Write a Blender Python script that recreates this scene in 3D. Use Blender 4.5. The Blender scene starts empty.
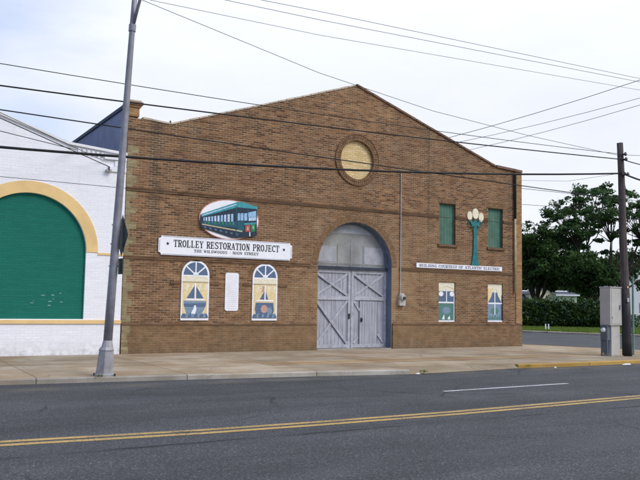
import bpy, math, random
import numpy as np
from mathutils import Vector, Matrix
from mathutils.geometry import tessellate_polygon
random.seed(7)
PI = math.pi
scene = bpy.context.scene
C = scene.collection

# ------------------------------------------------------------------ camera frame
CR = Vector((0.860975, -0.508354, 0.017287))
CU = Vector((-0.055061, -0.059361, 0.996717))
CF = Vector((0.505659, 0.859100, 0.079099))
CP = Vector((0.0, -22.0815, 1.6))
FPX = 772.85
def at(px, py, depth):            # survey helper: world point seen at a photo pixel at a given depth
    return CP + (CF + CR*((px-320)/FPX) + CU*((240-py)/FPX))*depth

# ------------------------------------------------------------------ mesh builder
class MB:
    def __init__(s): s.v=[]; s.f=[]; s.m=[]; s.mats=[]
    def mi(s, m):
        if m not in s.mats: s.mats.append(m)
        return s.mats.index(m)
    def add(s, vs, fs, m):
        b=len(s.v); s.v+= [tuple(v) for v in vs]; k=s.mi(m)
        for f in fs: s.f.append(tuple(i+b for i in f)); s.m.append(k)
    def box(s, x0,x1,y0,y1,z0,z1, m):
        vs=[(x0,y0,z0),(x1,y0,z0),(x1,y1,z0),(x0,y1,z0),(x0,y0,z1),(x1,y0,z1),(x1,y1,z1),(x0,y1,z1)]
        s.add(vs,[(0,3,2,1),(4,5,6,7),(0,1,5,4),(1,2,6,5),(2,3,7,6),(3,0,4,7)],m)
    def prism(s, pts, y0, y1, m):     # pts in (x,z); y0 front (smaller), y1 back
        n=len(pts); a=sum(pts[i][0]*pts[(i+1)%n][1]-pts[(i+1)%n][0]*pts[i][1] for i in range(n))
        if a<0: pts=pts[::-1]
        vs=[(x,y0,z) for x,z in pts]+[(x,y1,z) for x,z in pts]
        fs=[tuple(range(n)), tuple(range(2*n-1,n-1,-1))]
        fs+=[(i+n,(i+1)%n+n,(i+1)%n,i) for i in range(n)]
        s.add(vs,fs,m)
    def slab(s, pts, z0, z1, m):      # pts in (x,y)
        n=len(pts); a=sum(pts[i][0]*pts[(i+1)%n][1]-pts[(i+1)%n][0]*pts[i][1] for i in range(n))
        if a<0: pts=pts[::-1]
        vs=[(x,y,z0) for x,y in pts]+[(x,y,z1) for x,y in pts]
        b=len(s.v); s.v+=vs; k=s.mi(m)
        for t in tessellate_polygon([[Vector((x,y,0)) for x,y in pts]]):
            p=[Vector(vs[i]) for i in t]; up=(p[1]-p[0]).cross(p[2]-p[0]).z>0
            t=tuple(t) if up else tuple(t)[::-1]
            s.f.append(tuple(i+n+b for i in t)); s.m.append(k)
            s.f.append(tuple(i+b for i in t[::-1])); s.m.append(k)
        for i in range(n):
            j=(i+1)%n; s.f.append((i+b,j+b,j+n+b,i+n+b)); s.m.append(k)
    def tube(s, pts, rads, n, m, caps=True):
        pts=[Vector(p) for p in pts]
        if not hasattr(rads,'__len__'): rads=[rads]*len(pts)
        vs=[]; prev=None
        for i,p in enumerate(pts):
            d=(pts[min(i+1,len(pts)-1)]-pts[max(i-1,0)]).normalized()
            if prev is None:
                u=d.cross(Vector((0,0,1)))
                if u.length<1e-3: u=d.cross(Vector((1,0,0)))
            else: u=prev-d*prev.dot(d)
            u.normalize(); prev=u; w=d.cross(u)
            for k in range(n):
                a=2*PI*k/n; vs.append(p+(u*math.cos(a)+w*math.sin(a))*rads[i])
        fs=[]
        for i in range(len(pts)-1):
            for k in range(n):
                l=(k+1)%n; fs.append((i*n+k,i*n+l,(i+1)*n+l,(i+1)*n+k))
        if caps:
            fs.append(tuple(range(n))[::-1]); fs.append(tuple(range((len(pts)-1)*n,len(pts)*n)))
        s.add(vs,fs,m)
    def ngon_hole(s, outer, holes, y, m):   # flat facade at y facing -y, (x,z) loops
        loops=[outer]+holes; allp=[p for l in loops for p in l]
        b=len(s.v); s.v+=[(x,y,z) for x,z in allp]; k=s.mi(m)
        for t in tessellate_polygon([[Vector((x,z,0)) for x,z in l] for l in loops]):
            p=[Vector((allp[i][0],0,allp[i][1])) for i in t]
            nrm=(p[1]-p[0]).cross(p[2]-p[0])
            t=tuple(t) if nrm.y<0 else tuple(t)[::-1]
            s.f.append(tuple(i+b for i in t)); s.m.append(k)
    def reveal(s, loop, y0, y1, m, closed=True):
        n=len(loop); vs=[(x,y0,z) for x,z in loop]+[(x,y1,z) for x,z in loop]
        a=sum(loop[i][0]*loop[(i+1)%n][1]-loop[(i+1)%n][0]*loop[i][1] for i in range(n))
        fs=[]
        for i in range(n if closed else n-1):
            j=(i+1)%n; f=(i,j,j+n,i+n); fs.append(f if a>0 else f[::-1])
        s.add(vs,fs,m)
    def build(s, name, parent=None, smooth=False, **tags):
        me=bpy.data.meshes.new(name); me.from_pydata(s.v,[],s.f)
        for m in s.mats: me.materials.append(m)
        me.polygons.foreach_set('material_index', s.m)
        if smooth: me.polygons.foreach_set('use_smooth',[True]*len(s.f))
        me.update()
        o=bpy.data.objects.new(name,me); C.objects.link(o)
        if parent is not None:
            o.parent=parent
            if parent.type=='EMPTY': o.location=-parent.location
        for k,v in tags.items():
            if v: o[k]=v
        return o
def bevel(o,w=.01,seg=2):
    b=o.modifiers.new('bevel','BEVEL'); b.width=w; b.segments=seg; b.limit_method='ANGLE'; return o
def thing(name, label, category, loc=(0,0,0), group=None):
    o=bpy.data.objects.new(name,None); C.objects.link(o); o.location=loc; o.empty_display_size=.3
    o['label']=label; o['category']=category
    if group: o['group']=group
    return o

# ------------------------------------------------------------------ materials
def mat(name, rough=.8, spec=.3, metal=0):
    m=bpy.data.materials.new(name); m.use_nodes=True
    b=m.node_tree.nodes['Principled BSDF']
    b.inputs['Roughness'].default_value=rough; b.inputs['Specular IOR Level'].default_value=spec
    b.inputs['Metallic'].default_value=metal
    return m, m.node_tree, b
def N(nt,t,**k):
    n=nt.nodes.new(t)
    for a,v in k.items():
        if a in n.inputs: n.inputs[a].default_value=v
        else: setattr(n,a,v)
    return n
def noise(nt,vec,scale,detail=4,rough=.55):
    n=N(nt,'ShaderNodeTexNoise'); n.inputs['Scale'].default_value=scale; n.inputs['Detail'].default_value=detail
    n.inputs['Roughness'].default_value=rough; nt.links.new(vec,n.inputs['Vector']); return n.outputs['Fac']
def ramp(nt,fac,stops):
    r=nt.nodes.new('ShaderNodeValToRGB'); nt.links.new(fac,r.inputs['Fac']); e=r.color_ramp.elements
    while len(e)<len(stops): e.new(.5)
    for el,(p,c) in zip(e,stops):
        el.position=p; el.color=(*c,1) if hasattr(c,'__len__') else (c,c,c,1)
    return r.outputs['Color']
def mix(nt,fac,a,b,mode='MIX'):
    n=nt.nodes.new('ShaderNodeMix'); n.data_type='RGBA'; n.blend_type=mode
    for s,v in ((n.inputs[0],fac),(n.inputs[6],a),(n.inputs[7],b)):
        if isinstance(v,bpy.types.NodeSocket): nt.links.new(v,s)
        elif hasattr(v,'__len__'): s.default_value=(*v,1)
        else: s.default_value=v
    return n.outputs[2]
def math_(nt,op,a,b=None,c=None):
    n=nt.nodes.new('ShaderNodeMath'); n.operation=op
    for i,v in enumerate((a,b,c)):
        if v is None: continue
        if isinstance(v,bpy.types.NodeSocket): nt.links.new(v,n.inputs[i])
        else: n.inputs[i].default_value=v
    return n.outputs[0]
def bump(nt,b,h,dist=.01,strength=.5):
    n=nt.nodes.new('ShaderNodeBump'); n.inputs['Distance'].default_value=dist; n.inputs['Strength'].default_value=strength
    nt.links.new(h,n.inputs['Height']); nt.links.new(n.outputs['Normal'],b.inputs['Normal'])
def objco(nt): return nt.nodes.new('ShaderNodeTexCoord').outputs['Object']
def paint(name,col,rough=.6,var=.12,scale=6,spec=.3,metal=0,dirt=None,dirt_amt=.3):
    m,nt,b=mat(name,rough,spec,metal); co=objco(nt)
    f=noise(nt,co,scale,6); lo=tuple(c*(1-var) for c in col); hi=tuple(min(1,c*(1+var)) for c in col)
    c=ramp(nt,f,[(.3,lo),(.7,hi)])
    if dirt:
        f2=noise(nt,co,scale*.35,8,.65)
        c=mix(nt,ramp(nt,f2,[(.5,0.0),(.72,dirt_amt)]),c,dirt)
    nt.links.new(c,b.inputs['Base Color']); return m
def brickmat(name, cols, mortar, rw=.215, rh=.075, blend_scale=.5, white=False, stains=False, msize=.007, soft=1.0):
    m,nt,b=mat(name,.9,.2); co=objco(nt)
    sp=nt.nodes.new('ShaderNodeSeparateXYZ'); nt.links.new(co,sp.inputs[0])
    cb=nt.nodes.new('ShaderNodeCombineXYZ')
    u=math_(nt,'ADD',sp.outputs[0],sp.outputs[1]); nt.links.new(u,cb.inputs[0]); nt.links.new(sp.outputs[2],cb.inputs[1])
    vec=cb.outputs[0]
    # slightly wavy courses
    wob=noise(nt,vec,1.3,3); wv=math_(nt,'MULTIPLY',math_(nt,'SUBTRACT',wob,.5),.03)
    zz=math_(nt,'ADD',sp.outputs[2],wv); cb2=nt.nodes.new('ShaderNodeCombineXYZ')
    nt.links.new(u,cb2.inputs[0]); nt.links.new(zz,cb2.inputs[1])
    br=nt.nodes.new('ShaderNodeTexBrick'); nt.links.new(cb2.outputs[0],br.inputs['Vector'])
    br.inputs['Scale'].default_value=1; br.inputs['Brick Width'].default_value=rw; br.inputs['Row Height'].default_value=rh
    br.inputs['Mortar Size'].default_value=msize; br.inputs['Mortar Smooth'].default_value=.35; br.offset=.5
    br.inputs['Color1'].default_value=(0,0,0,1); br.inputs['Color2'].default_value=(1,1,1,1); br.inputs['Mortar'].default_value=(.5,.5,.5,1)
    rnd=br.outputs['Color']
    per=ramp(nt,rnd,[(0,cols[0]),(.35,cols[1]),(.7,cols[2]),(1,cols[3])])
    if stains: per=mix(nt,.9,per,ramp(nt,noise(nt,vec,.16,5,.6),[(.38,(.74,.70,.68)),(.5,(1.0,.98,.96)),(.62,(1.28,1.26,1.2))]),'MULTIPLY')
    # big patches shift tone
    big=noise(nt,vec,blend_scale,6,.6)
    per=mix(nt,ramp(nt,big,[(.38,.0),(.62,.55)]),per,cols[4])
    # streaky horizontal bands of courses
    mp=nt.nodes.new('ShaderNodeMapping'); nt.links.new(vec,mp.inputs['Vector']); mp.inputs['Scale'].default_value=(.9,6.5,1)
    st=noise(nt,mp.outputs[0],1.6,5,.7)
    per=mix(nt,.75*soft,per,ramp(nt,st,[(.28,.62),(.5,1.0),(.72,1.32)]),'MULTIPLY')
    fine=noise(nt,co,38,3,.6); per=mix(nt,.6*soft,per,ramp(nt,fine,[(.25,.6),(.75,1.38)]),'MULTIPLY')
    if stains:
        # dark stain strips and patches at set places, wall darker towards the foot
        x=sp.outputs[0]; z=sp.outputs[2]
        def band(v,c,w): return math_(nt,'SUBTRACT',1.0,math_(nt,'MINIMUM',math_(nt,'DIVIDE',math_(nt,'ABSOLUTE',math_(nt,'SUBTRACT',v,c)),w),1.0))
        n3=noise(nt,vec,7,5,.7)
        for cx,w,amt,z0,z1 in ((7.28,.24,.75,3.5,6.9),(17.55,.07,.8,3.2,7.9),(21.55,.1,.5,0,6.6),(16.5,.5,.45,.2,1.6),(10.4,1.4,.35,.1,.85)):
            msk=math_(nt,'MULTIPLY',math_(nt,'POWER',band(x,cx,w),.6),math_(nt,'MULTIPLY',math_(nt,'GREATER_THAN',z,z0),math_(nt,'LESS_THAN',z,z1)))
            msk=math_(nt,'MULTIPLY',msk,math_(nt,'MULTIPLY',n3,amt*1.7))
            per=mix(nt,msk,per,(.06,.045,.035))
        # zone of newer, more orange brick round the doorway and under the windows
        zx=math_(nt,'SUBTRACT',1.0,math_(nt,'MINIMUM',math_(nt,'DIVIDE',math_(nt,'ABSOLUTE',math_(nt,'SUBTRACT',x,15.2)),5.2),1.0))
        zz_=math_(nt,'SUBTRACT',1.0,math_(nt,'MINIMUM',math_(nt,'DIVIDE',math_(nt,'ABSOLUTE',math_(nt,'SUBTRACT',z,1.6)),3.6),1.0))
        zo=math_(nt,'MULTIPLY',math_(nt,'MULTIPLY',zx,zz_),ramp(nt,noise(nt,vec,.9,7,.65),[(.36,0.0),(.56,1.4)]))
        per=mix(nt,math_(nt,'MINIMUM',zo,.8),per,mix(nt,ramp(nt,fine,[(.3,0.0),(.7,1.0)]),(.25,.145,.07),(.44,.285,.15)))
        # rain streaks running down from the gable and the ledges
        ms_=nt.nodes.new('ShaderNodeMapping'); nt.links.new(vec,ms_.inputs['Vector']); ms_.inputs['Scale'].default_value=(5.0,.35,1)
        rs=ramp(nt,noise(nt,ms_.outputs[0],1.3,6,.65),[(.52,0.0),(.72,.55)])
        per=mix(nt,rs,per,(.085,.06,.042))
        foot=math_(nt,'MULTIPLY',math_(nt,'SUBTRACT',1.0,math_(nt,'MINIMUM',math_(nt,'DIVIDE',math_(nt,'MAXIMUM',z,0),.38),1.0)),math_(nt,'MULTIPLY',n3,1.5))
        per=mix(nt,foot,per,(.07,.055,.04))
        pl=math_(nt,'MULTIPLY',math_(nt,'LESS_THAN',z,.82),math_(nt,'ADD',math_(nt,'MULTIPLY',big,.8),.2))
        per=mix(nt,pl,per,mix(nt,ramp(nt,noise(nt,vec,3.2,6,.7),[(.35,0.0),(.65,1.0)]),(.15,.10,.05),(.30,.19,.10)))
        # efflorescence blotches
        ef=noise(nt,vec,1.1,8,.72); per=mix(nt,ramp(nt,ef,[(.56,0.0),(.75,.38)]),per,(.42,.33,.24))
    if soft<.45:
        zg=math_(nt,'SUBTRACT',1.0,math_(nt,'MINIMUM',math_(nt,'DIVIDE',math_(nt,'MAXIMUM',sp.outputs[2],0),.5),1.0))
        per=mix(nt,math_(nt,'MULTIPLY',zg,ramp(nt,noise(nt,vec,5,7,.75),[(.4,0.0),(.7,.8)])),per,(.34,.32,.28))
        m9=nt.nodes.new('ShaderNodeMapping'); nt.links.new(vec,m9.inputs['Vector']); m9.inputs['Scale'].default_value=(4.0,.5,1)
        per=mix(nt,ramp(nt,noise(nt,m9.outputs[0],1.5,7,.7),[(.56,0.0),(.8,.35)]),per,(.55,.53,.5))
    mo=mix(nt,ramp(nt,noise(nt,vec,2.5,5),[(.35,0.0),(.65,1.0)]),mortar,tuple(c*(1-.4*soft) for c in mortar))
    # courses where the pointing has weathered away or been smeared over
    keep=ramp(nt,noise(nt,mp.outputs[0],1.6,7,.75),[(.38,.15),(.6,1.0)])
    mfac=math_(nt,'MULTIPLY',br.outputs['Fac'],keep)
    if stains: mfac=math_(nt,'MULTIPLY',mfac,math_(nt,'SUBTRACT',1.0,math_(nt,'MULTIPLY',math_(nt,'LESS_THAN',sp.outputs[2],.82),.6)))
    col=mix(nt,mfac,per,mo)
    nt.links.new(col,b.inputs['Base Color'])
    h=math_(nt,'ADD',math_(nt,'MULTIPLY',br.outputs['Fac'],-1.0),math_(nt,'MULTIPLY',fine,.5))
    bump(nt,b,h,.008*soft,.8*soft)
    return m
M={}
M['brick']=brickmat('brick',[(.086,.043,.025),(.164,.083,.043),(.250,.137,.069),(.305,.150,.070),(.195,.107,.055)],(.48,.365,.24),rw=.205,rh=.068,stains=True,msize=.011)
M['brick_dark']=brickmat('brick_dark',[(.12,.066,.038),(.17,.095,.05),(.21,.12,.064),(.18,.10,.052),(.17,.098,.053)],(.24,.18,.13))
M['brick_warm']=brickmat('brick_warm',[(.25,.13,.055),(.33,.19,.085),(.40,.24,.11),(.28,.15,.07),(.32,.2,.1)],(.42,.33,.22))
M['brick_pale']=brickmat('brick_pale',[(.20,.15,.08),(.28,.23,.12),(.36,.31,.18),(.22,.14,.08),(.25,.2,.11)],(.42,.36,.22),rh=.068)
M['cream_brick']=brickmat('cream_brick',[(.62,.44,.2),(.7,.52,.26),(.76,.58,.32),(.66,.5,.26),(.7,.54,.3)],(.5,.36,.17),rw=.21,rh=.07)
M['white_brick']=brickmat('white_brick',[(.84,.84,.87),(.86,.86,.89),(.85,.85,.88),(.87,.87,.9),(.84,.84,.87)],(.82,.82,.85),blend_scale=.3,soft=.35)
def voussoir_mat():
    m,nt,b=mat('arch_brick',.9,.2); co=objco(nt)
    f=noise(nt,co,9,3); c=ramp(nt,f,[(.3,(.14,.08,.044)),(.5,(.21,.125,.067)),(.7,(.29,.18,.10))])
    f2=noise(nt,co,45,3); c=mix(nt,.5,c,ramp(nt,f2,[(.3,.7),(.7,1.25)]),'MULTIPLY')
    nt.links.new(c,b.inputs['Base Color']); return m
M['arch_brick']=voussoir_mat()
M['mortar']=paint('mortar',(.25,.19,.13),.9,.25,8)
M['green_paint']=brickmat('green_paint',[(.012,.14,.10),(.014,.15,.108),(.016,.155,.112),(.014,.148,.106),(.014,.16,.115)],(.012,.135,.105),blend_scale=.3,soft=.5)
M['yellow_paint']=paint('yellow_paint',(.80,.56,.25),.7,.07,3,dirt=(.5,.33,.14),dirt_amt=.35)
M['white_trim']=paint('white_trim',(.8,.8,.82),.6,.06,4,dirt=(.5,.5,.5),dirt_amt=.35)
M['side_render']=paint('side_render',(.28,.29,.39),.85,.14,2.5)
M['coping_dark']=paint('coping_dark',(.035,.045,.065),.6,.3,4)
M['coping_tan']=paint('coping_tan',(.55,.47,.36),.85,.3,3,dirt=(.2,.15,.1),dirt_amt=.7)
M['stone_cap']=paint('stone_cap',(.2,.12,.085),.9,.3,5)
M['roofing']=paint('roofing',(.09,.09,.09),.9,.2,2)
M['board_white']=paint('board_white',(.87,.87,.9),.5,.04,4,dirt=(.5,.48,.46),dirt_amt=.25)
M['ink']=paint('ink',(.012,.014,.02),.5,.2,5)
M['ink_blue']=paint('ink_blue',(.05,.06,.15),.5,.2,5)
M['red']=paint('red',(.5,.08,.06),.5,.15,8)
M['rim_red']=paint('rim_red',(.6,.28,.22),.6,.2,8)
M['teal']=paint('teal',(.05,.30,.34),.5,.26,22)
M['teal_dark']=paint('teal_dark',(.015,.10,.13),.5,.26,22)
M['navy']=paint('navy',(.02,.035,.06),.5,.26,22)
M['skyblue']=paint('skyblue',(.30,.50,.72),.4,.26,22)
M['pale_blue']=paint('pale_blue',(.48,.62,.8),.4,.26,22)
M['leafgreen']=paint('leafgreen',(.02,.25,.10),.5,.3,14)
M['beige']=paint('beige',(.5,.43,.3),.6,.2,14)
M['slateblue']=paint('slateblue',(.10,.155,.25),.5,.26,22)
M['slate_light']=paint('slate_light',(.2,.29,.38),.5,.26,22)
M['buff']=paint('buff',(.78,.62,.34),.6,.14,18)
M['buff_light']=paint('buff_light',(.8,.74,.56),.6,.14,18)
M['rose']=paint('rose',(.55,.33,.26),.6,.26,22)
M['sage']=paint('sage',(.10,.22,.19),.5,.26,22)
M['shutter_green']=paint('shutter_green',(.075,.165,.12),.6,.25,4,dirt=(.14,.2,.17),dirt_amt=.5)
M['lamp_teal']=paint('lamp_teal',(.02,.17,.18),.5,.25,8)
M['globe']=paint('globe',(.82,.74,.55),.5,.08,10)
M['pipe_dark']=paint('pipe_dark',(.03,.028,.03),.6,.2,5)
M['pipe_tan']=paint('pipe_tan',(.42,.33,.2),.6,.2,5)
M['conduit']=paint('conduit',(.42,.42,.42),.5,.15,5)
M['steel']=paint('steel',(.25,.25,.28),.5,.18,5,metal=.2,dirt=(.12,.10,.10),dirt_amt=.4)
M['steel_base']=paint('steel_base',(.34,.33,.34),.6,.2,5,metal=.2,dirt=(.14,.11,.10),dirt_amt=.5)
M['sign_back']=paint('sign_back',(.045,.06,.062),.5,.2,6)
M['cabinet']=paint('cabinet',(.48,.46,.42),.55,.07,4,dirt=(.3,.27,.24),dirt_amt=.4)
M['meter_grey']=paint('meter_grey',(.13,.15,.18),.5,.15,5)
M['wire']=paint('wire',(.012,.012,.014),.6,.2,3)
M['wire_grey']=paint('wire_grey',(.16,.16,.18),.6,.2,3)
M['ceramic']=paint('ceramic',(.1,.09,.09),.3,.2,3)
M['litter']=paint('litter',(.75,.75,.74),.7,.05,10)
M['cream_house']=paint('cream_house',(.82,.68,.46),.8,.1,1)
M['green_house']=paint('green_house',(.42,.5,.36),.8,.1,1)
M['white_house']=paint('white_house',(.75,.75,.78),.8,.05,1)
M['house_roof']=paint('house_roof',(.07,.075,.095),.9,.2,2)
M['glass_dark']=paint('glass_dark',(.03,.04,.05),.2,.2,2,spec=.6)
M['conduit_green']=paint('conduit_green',(.16,.26,.24),.5,.15,5)
M['scuff']=paint('scuff',(.16,.34,.29),.8,.3,12)
def woodmat(name,c0,c1,c2,sx=14,sz=.7):
    m,nt,b=mat(name,.85,.15); co=objco(nt)
    mp=nt.nodes.new('ShaderNodeMapping'); nt.links.new(co,mp.inputs['Vector']); mp.inputs['Scale'].default_value=(sx,sx,sz)
    f=noise(nt,mp.outputs[0],1.5,7,.65); c=ramp(nt,f,[(.3,c0),(.5,c1),(.7,c2)])
    f2=noise(nt,co,2.2,6,.6); c=mix(nt,.6,c,ramp(nt,f2,[(.3,.75),(.7,1.2)]),'MULTIPLY')
    nt.links.new(c,b.inputs['Base Color']); bump(nt,b,f,.006,.5); return m
M['door_wood']=woodmat('door_wood',(.27,.275,.31),(.38,.385,.43),(.47,.475,.52))
M['door_rail']=woodmat('door_rail',(.30,.305,.345),(.41,.415,.455),(.50,.505,.54),sx=6,sz=6)
M['door_gap']=paint('door_gap',(.10,.105,.13),.8,.2,5)
M['jamb_blue']=woodmat('jamb_blue',(.10,.135,.19),(.16,.20,.27),(.22,.26,.32),sx=5,sz=.8)
M['tympan']=paint('tympan',(.27,.27,.255),.8,.28,1.6,dirt=(.42,.42,.46),dirt_amt=.55)
M['tympan_pale']=paint('tympan_pale',(.38,.385,.42),.8,.18,3.5,dirt=(.27,.27,.27),dirt_amt=.5)
M['pole_wood']=woodmat('pole_wood',(.045,.036,.034),(.10,.08,.075),(.16,.13,.125),sx=20,sz=.6)
M['bark']=woodmat('bark',(.03,.024,.018),(.06,.048,.036),(.1,.08,.06),sx=12,sz=1)
def leafmat(name,c0,c1,c2):
    m,nt,b=mat(name,.65,.2); co=objco(nt)
    f=noise(nt,co,.9,5,.7); c=ramp(nt,f,[(.32,c0),(.5,c1),(.68,c2)])
    g=nt.nodes.new('ShaderNodeNewGeometry'); r=g.outputs['Random Per Island']
    c=mix(nt,.8,c,ramp(nt,r,[(0,.55),(1,1.5)]),'MULTIPLY')
    nt.links.new(c,b.inputs['Base Color'])
    tr=nt.nodes.new('ShaderNodeBsdfTranslucent'); nt.links.new(c,tr.inputs['Color'])
    ms=nt.nodes.new('ShaderNodeMixShader'); ms.inputs[0].default_value=.25
    out=nt.nodes['Material Output']; nt.links.new(b.outputs[0],ms.inputs[1]); nt.links.new(tr.outputs[0],ms.inputs[2]); nt.links.new(ms.outputs[0],out.inputs['Surface'])
    return m
M['leaf_dark']=leafmat('leaf_dark',(.024,.05,.013),(.045,.088,.022),(.075,.135,.036))
M['leaf_mid']=leafmat('leaf_mid',(.032,.068,.022),(.06,.118,.036),(.095,.17,.055))
M['leaf_hedge']=leafmat('leaf_hedge',(.025,.05,.012),(.05,.09,.02),(.09,.14,.035))
M['leaf_pale']=leafmat('leaf_pale',(.04,.07,.04),(.06,.11,.06),(.09,.15,.08))
M['grass_blade']=leafmat('grass_blade',(.09,.15,.02),(.15,.22,.035),(.2,.27,.05))

# asphalt
def asphalt(name, base, side=False):
    m,nt,b=mat(name,.85,.25); co=objco(nt)
    f=noise(nt,co,42,3,.7); agg=ramp(nt,f,[(.3,tuple(c*.5 for c in base)),(.52,base),(.62,tuple(c*1.5 for c in base)),(.72,tuple(min(.6,c*5) for c in base))])
    f2=noise(nt,co,18,4,.7); agg=mix(nt,.6,agg,ramp(nt,f2,[(.3,.55),(.7,1.5)]),'MULTIPLY')
    mp=nt.nodes.new('ShaderNodeMapping'); nt.links.new(co,mp.inputs['Vector']); mp.inputs['Scale'].default_value=(.12,.9,1)
    f3=noise(nt,mp.outputs[0],1.2,6,.6); agg=mix(nt,.8,agg,ramp(nt,f3,[(.32,.70),(.68,1.28)]),'MULTIPLY')
    f4=noise(nt,co,.55,7,.7); agg=mix(nt,.6,agg,ramp(nt,f4,[(.35,.8),(.65,1.16)]),'MULTIPLY')
    # cracks along voronoi edges, only in places; fine tar lines
    vo=nt.nodes.new('ShaderNodeTexVoronoi'); vo.feature='DISTANCE_TO_EDGE'; vo.inputs['Scale'].default_value=.32
    wv=nt.nodes.new('ShaderNodeMixRGB'); wv.blend_type='ADD'; wv.inputs[0].default_value=.35
    nz=nt.nodes.new('ShaderNodeTexNoise'); nz.inputs['Scale'].default_value=2.3; nz.inputs['Detail'].default_value=6; nt.links.new(co,nz.inputs['Vector'])
    nt.links.new(co,wv.inputs[1]); nt.links.new(nz.outputs['Color'],wv.inputs[2]); nt.links.new(wv.outputs[0],vo.inputs['Vector'])
    cr=ramp(nt,vo.outputs['Distance'],[(0,1.0),(.006,.7),(.012,0.0)])
    where=ramp(nt,noise(nt,co,.25,2),[(.5,0.0),(.6,.75)])
    agg=mix(nt,math_(nt,'MULTIPLY',cr,where),agg,(.02,.02,.022))
    if not side:
        # old seams between paving lanes and a dirty gutter
        sp=nt.nodes.new('ShaderNodeSeparateXYZ'); nt.links.new(co,sp.inputs[0]); y=math_(nt,'ADD',sp.outputs[1],math_(nt,'MULTIPLY',noise(nt,co,1.5,4),.12))
        for yc,w,a,col in ((-8.35,.035,.5,(.03,.03,.032)),(-13.25,.06,1.0,(.012,.012,.014)),(-11.3,.05,.7,(.03,.03,.032)),(-7.1,.45,.75,(.14,.125,.10)),(-9.1,.45,.35,(.085,.088,.098)),(-15.3,.5,.4,(.09,.092,.10)),(-10.9,.4,.3,(.045,.045,.052))):
            d=math_(nt,'SUBTRACT',1.0,math_(nt,'MINIMUM',math_(nt,'DIVIDE',math_(nt,'ABSOLUTE',math_(nt,'SUBTRACT',y,yc)),w),1.0))
            d=math_(nt,'MULTIPLY',d,ramp(nt,noise(nt,co,.8,5),[(.4,0.0),(.6,a)])); agg=mix(nt,d,agg,col)
    nt.links.new(agg,b.inputs['Base Color']); bump(nt,b,f,.006,.6); return m
M['asphalt']=asphalt('asphalt',(.060,.062,.066))
M['asphalt_side']=asphalt('asphalt_side',(.07,.074,.08),True)
def roadpaint(name,col,wear=.5):
    m,nt,b=mat(name,.7,.3); co=objco(nt)
    f=noise(nt,co,30,5,.75); f2=noise(nt,co,1.5,4)
    k=ramp(nt,math_(nt,'ADD',math_(nt,'MULTIPLY',f,.7),math_(nt,'MULTIPLY',f2,.3)),[(wear-.06,0.0),(wear+.05,1.0)])
    c=mix(nt,k,col,(.10,.09,.075)); nt.links.new(c,b.inputs['Base Color']); return m
M['yellow_line']=roadpaint('yellow_line',(.48,.32,.11),.55)
M['white_line']=roadpaint('white_line',(.6,.6,.62),.56)
def concrete(name,cols,joint=True,jx=1.5,jy=1.5,dark=.4):
    m,nt,b=mat(name,.9,.2); co=objco(nt)
    f=noise(nt,co,.7,7,.65); c=ramp(nt,f,[(.36,cols[0]),(.5,cols[1]),(.62,cols[2])])
    mp=nt.nodes.new('ShaderNodeMapping'); nt.links.new(co,mp.inputs['Vector']); mp.inputs['Scale'].default_value=(.15,1.6,1)
    c=mix(nt,.7,c,ramp(nt,noise(nt,mp.outputs[0],1.1,5,.6),[(.3,(.72,.68,.62)),(.7,(1.15,1.12,1.1))]),'MULTIPLY')
    c=mix(nt,.5,c,ramp(nt,noise(nt,co,60,3,.6),[(.3,.72),(.7,1.25)]),'MULTIPLY')
    spot=ramp(nt,noise(nt,co,3.3,8,.75),[(.6,0.0),(.72,.5)]); c=mix(nt,spot,c,tuple(x*.45 for x in cols[0]))
    vo=nt.nodes.new('ShaderNodeTexVoronoi'); vo.feature='DISTANCE_TO_EDGE'; vo.inputs['Scale'].default_value=.42
    nz=nt.nodes.new('ShaderNodeTexNoise'); nz.inputs['Scale'].default_value=1.7; nz.inputs['Detail'].default_value=7; nt.links.new(co,nz.inputs['Vector'])
    c=mix(nt,math_(nt,'MULTIPLY',ramp(nt,noise(nt,co,.45,5,.6),[(.5,0.0),(.64,.6)]),.9),c,tuple(x*y for x,y in zip(cols[0],(.95,.78,.6))))   # rust-brown water stains
    wv=nt.nodes.new('ShaderNodeMixRGB'); wv.blend_type='ADD'; wv.inputs[0].default_value=.5; nt.links.new(co,wv.inputs[1]); nt.links.new(nz.outputs['Color'],wv.inputs[2]); nt.links.new(wv.outputs[0],vo.inputs['Vector'])
    crk=math_(nt,'MULTIPLY',ramp(nt,vo.outputs['Distance'],[(0,.8),(.003,.6),(.007,0.0)]),ramp(nt,noise(nt,co,.35,2),[(.52,0.0),(.6,.7)]))
    c=mix(nt,crk,c,(.07,.06,.045))
    if joint:
        br=nt.nodes.new('ShaderNodeTexBrick'); nt.links.new(co,br.inputs['Vector']); br.offset=0; br.squash=1
        br.inputs['Scale'].default_value=1; br.inputs['Brick Width'].default_value=jx; br.inputs['Row Height'].default_value=jy
        br.inputs['Mortar Size'].default_value=.014; br.inputs['Mortar Smooth'].default_value=.3
        br.inputs['Color1'].default_value=(.84,.84,.84,1); br.inputs['Color2'].default_value=(1.1,1.08,1.05,1); br.inputs['Mortar'].default_value=(dark,dark*.95,dark*.9,1)
        c=mix(nt,1.0,c,br.outputs['Color'],'MULTIPLY')
    nt.links.new(c,b.inputs['Base Color']); bump(nt,b,noise(nt,co,60,3,.6),.004,.4); return m
M['walk']=concrete('walk',[(.28,.225,.155),(.37,.31,.23),(.43,.375,.295)],True,3.05,3.2,.42)
M['walk_tan']=concrete('walk_tan',[(.30,.21,.12),(.38,.285,.17),(.40,.32,.21)],True,2.4,3.0,.55)
M['kerb']=concrete('kerb',[(.30,.275,.23),(.40,.375,.33),(.48,.46,.42)],True,3.0,9,.35)
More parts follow.
